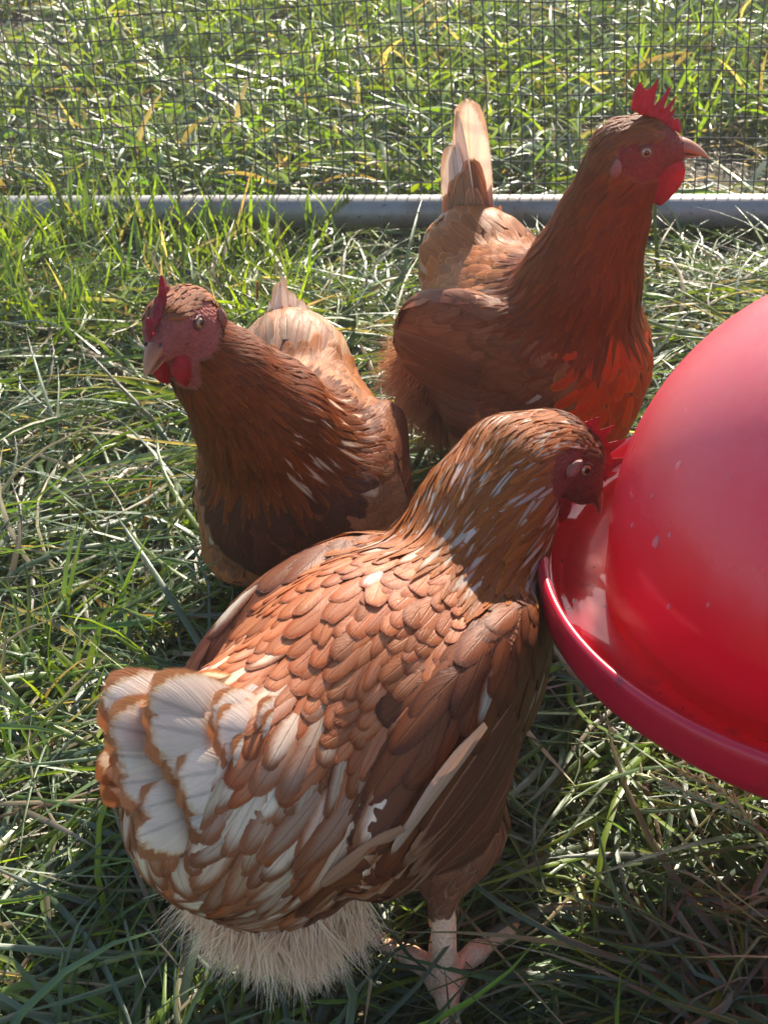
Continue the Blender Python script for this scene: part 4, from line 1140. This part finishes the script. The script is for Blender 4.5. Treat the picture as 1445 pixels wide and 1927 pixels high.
    fluff(h, root, lambda V, g: (V[:, 0] < -.045) & (V[:, 2] < .15) & (h.region(V) < 6), V, 7000, .03, (.50, .22, .10), 'down', 7, .0006)
    head_parts(h, root, hc, Xw, Zw, [(.12, .20, .95, .0), (.26, .11, 1.2, .22), (.42, .085, 1.1, .42), (.55, .07, .9, .5), (.66, .06, .62, .5), (.88, .16, .40, .1)],
               dict(length=.034, height=.021, thick=.0032, flop=.06, x0=.007, z0=.0205, slope=-.42), wattle=(.0140, .0034, .0175), beak=1.02)
    return h

# ================================================================== hen turned to the camera (left)
def hen_left():
    O = (-.056, .90); h = Hen(O, -97, k=.03)
    root = empty('hen', (O[0], O[1], 0))
    tag(root, 'brown hen on the left, neck stretched and face turned toward the camera', 'hen', 'brown hens in the pen')
    h.ell((-.005, 0, .145), (.094, .056, .057), flow=(-1, 0, -.05), pitch=2)
    h.ell((.050, -.006, .150), (.047, .047, .064), flow=(-.5, 0, -.9), reg='breast')
    h.ell((-.085, -.015, .165), (.052, .044, .042), flow=(-1, -.1, .45), reg='rump', pitch=-25)
    h.ell((-.070, 0, .115), (.055, .052, .055), flow=(-.8, 0, -.6), reg='body')
    for sd in (1, -1):
        h.ell((.004, sd * .048, .130), (.074, .020, .046), flow=(-1, 0, -.25), reg='wing', yaw=-6 * sd, pitch=4, rollx=-10 * sd)
    h.cap((.035, -.004, .172), (.062, -.012, .215), .050, .040, flow=(-.75, .1, -.8), reg='neck')
    h.cap((.062, -.012, .215), (.084, -.026, .258), .040, .028, flow=(-.7, .15, -.8), reg='neck')
    h.cap((.084, -.026, .258), (.098, -.040, .288), .026, .0195, flow=(-.6, .2, -.9), reg='neck')
    c0 = np.array([.108, -.046, .307]); hc = h.l2w(c0)
    Xw = unit(np.array([-.42, -.88, -.22])); Zw = np.array([-.18, -.22, 1.])
    X = Xw @ h.M.T; Z = unit(Zw) @ h.M.T
    h.cap(c0 - X * .012 - Z * .004, c0 + X * .004, .0174, .0162, flow=-X - Z * .6, reg='head')
    h.cap(c0 + X * .003 + Z * .001, c0 + X * .019 - Z * .002, .0158, .0092, flow=-X - Z * .3, reg='head')
    h.cap((.098, -.040, .288), c0 - X * .010 - Z * .006, .0195, .0172, flow=-Z - X * .5, reg='neck')
    legs(h, [((.01, sd * .035, .11), (.012, sd * .045, .08), (-.004, sd * .042, .055), (.02, sd * .045, .012),
              ((-38, .04, 0), (0, .045, 0), (38, .04, 0), (180, .016, .002))) for sd in (1, -1)])
    V, Q = h.mesh(.0027); C, face = body_colors(h, V, (hc, Xw, Zw), under=(.18, .055, .025))
    C[face] = (.24, .055, .045)
    me = mesh_np('body', h.l2w(V), Q); set_col(me, 'base', C); link('body', me, M_BODY, root)
    def color(hen, P, g, reg, r):
        n = len(P); x, y, z = P.T
        base = jit((.40, .145, .055), n, .12, r); edge = jit((.55, .25, .12), n, .1, r); mid = jit((.44, .20, .11), n, .1, r)
        ew = np.full(n, .55); mw = np.full(n, .5)
        nk = reg == 'neck'; base[nk] = jit((.15, .034, .010), nk.sum(), .15, r); edge[nk] = jit((.32, .10, .028), nk.sum(), .12, r); mid[nk] = base[nk]; ew[nk] = .5; mw[nk] = .1
        wt = nk & (z < .24) & (y > .0) & (r.random(n) < .14); mid[wt] = jit(CREAM * .85, wt.sum(), .06, r); mw[wt] = .8
        hd = reg == 'head'; base[hd] = jit((.26, .08, .03), hd.sum(), .15, r); edge[hd] = base[hd]; mw[hd] = 0
        bb = reg == 'breast'; base[bb] = jit((.075, .022, .014), bb.sum(), .1, r); edge[bb] = jit((.13, .04, .022), bb.sum(), .1, r); mid[bb] = base[bb]  # breast base lowered, the shade on her front is in the colour
        wg = reg == 'wing'; base[wg] = jit((.22, .085, .045), wg.sum(), .12, r); edge[wg] = jit((.36, .17, .10), wg.sum(), .1, r)
        fl = wg & (r.random(n) < .03); mid[fl] = jit(CREAM * .85, fl.sum(), .05, r); mw[fl] = .9
        rp = (reg == 'rump'); base[rp] = jit((.42, .22, .13), rp.sum(), .12, r); mid[rp] = jit((.6, .38, .26), rp.sum(), .08, r); mw[rp] = .6
        return base, edge, mid, ew, mw
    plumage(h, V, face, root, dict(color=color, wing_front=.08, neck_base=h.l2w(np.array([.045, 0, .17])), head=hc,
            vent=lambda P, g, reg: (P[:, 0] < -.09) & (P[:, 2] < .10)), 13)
    def qc(n, r):
        return jit((.17, .05, .026), n, .12, r), jit((.32, .13, .07), n, .08, r), jit((.2, .07, .035), n, .1, r), np.full(n, .7), np.full(n, .4)
    for sd in (1, -1):
        wing_quills(h, root, sd, [((.025, .08, .110), (.020, .085, .16), 6, .095, .018, (-1, 0, -.10), .004)], qc, 'wing_feathers', 50 + sd)
    r = np.random.default_rng(10); base = []; D = []; U = []; Ls = []; Ws = []; Bd = []
    for layer, (cnt, Ln, Wd, x0, z0) in enumerate(((4, .072, .028, -.092, .165), (5, .058, .026, -.088, .160), (6, .05, .02, -.084, .158))):
        for sd in (1, -1):
            for i in range(cnt):
                t = i / (cnt - 1); el_ = radians(52 - 16 * t)
                D.append((-cos(el_), -.12 + sd * (.01 + .08 * t + .05 * layer), sin(el_))); U.append((.35, sd * .9, .3))
                base.append((x0 - .006 * t, -.018 + sd * (.004 + .014 * t + .003 * layer), z0 - .012 * t))
                Ls.append(Ln * (1 - .14 * t) * (1 + r.normal() * .03)); Ws.append(Wd); Bd.append(.05 + .05 * r.random())
    n = len(D); lay = np.repeat([0, 1, 2], [8, 10, 12])
    bc = np.where((lay < 1)[:, None], np.array([[.62, .48, .38]]), np.array([[.42, .2, .11]]))
    tail_fan(h, root, base, D, U, Ls, Ws, (bc, jit((.60, .36, .2), n, .1), np.where((lay < 1)[:, None], WHITE[None], np.array([[.55, .33, .22]])), np.full(n, .6), np.full(n, .8)), Bd)
    head_parts(h, root, hc, Xw, Zw, [(.16, .17, 1.0, -.10), (.38, .12, .62, .0), (.56, .10, .42, .1), (.80, .15, .72, .2)],
               dict(length=.032, height=.0145, thick=.0042, flop=.10, x0=.010, z0=.0195, slope=-.42), wattle=(.0095, .0050, .0125), gape=.35, beak=.88)
    return h

hen_front(); hen_back(); hen_left()
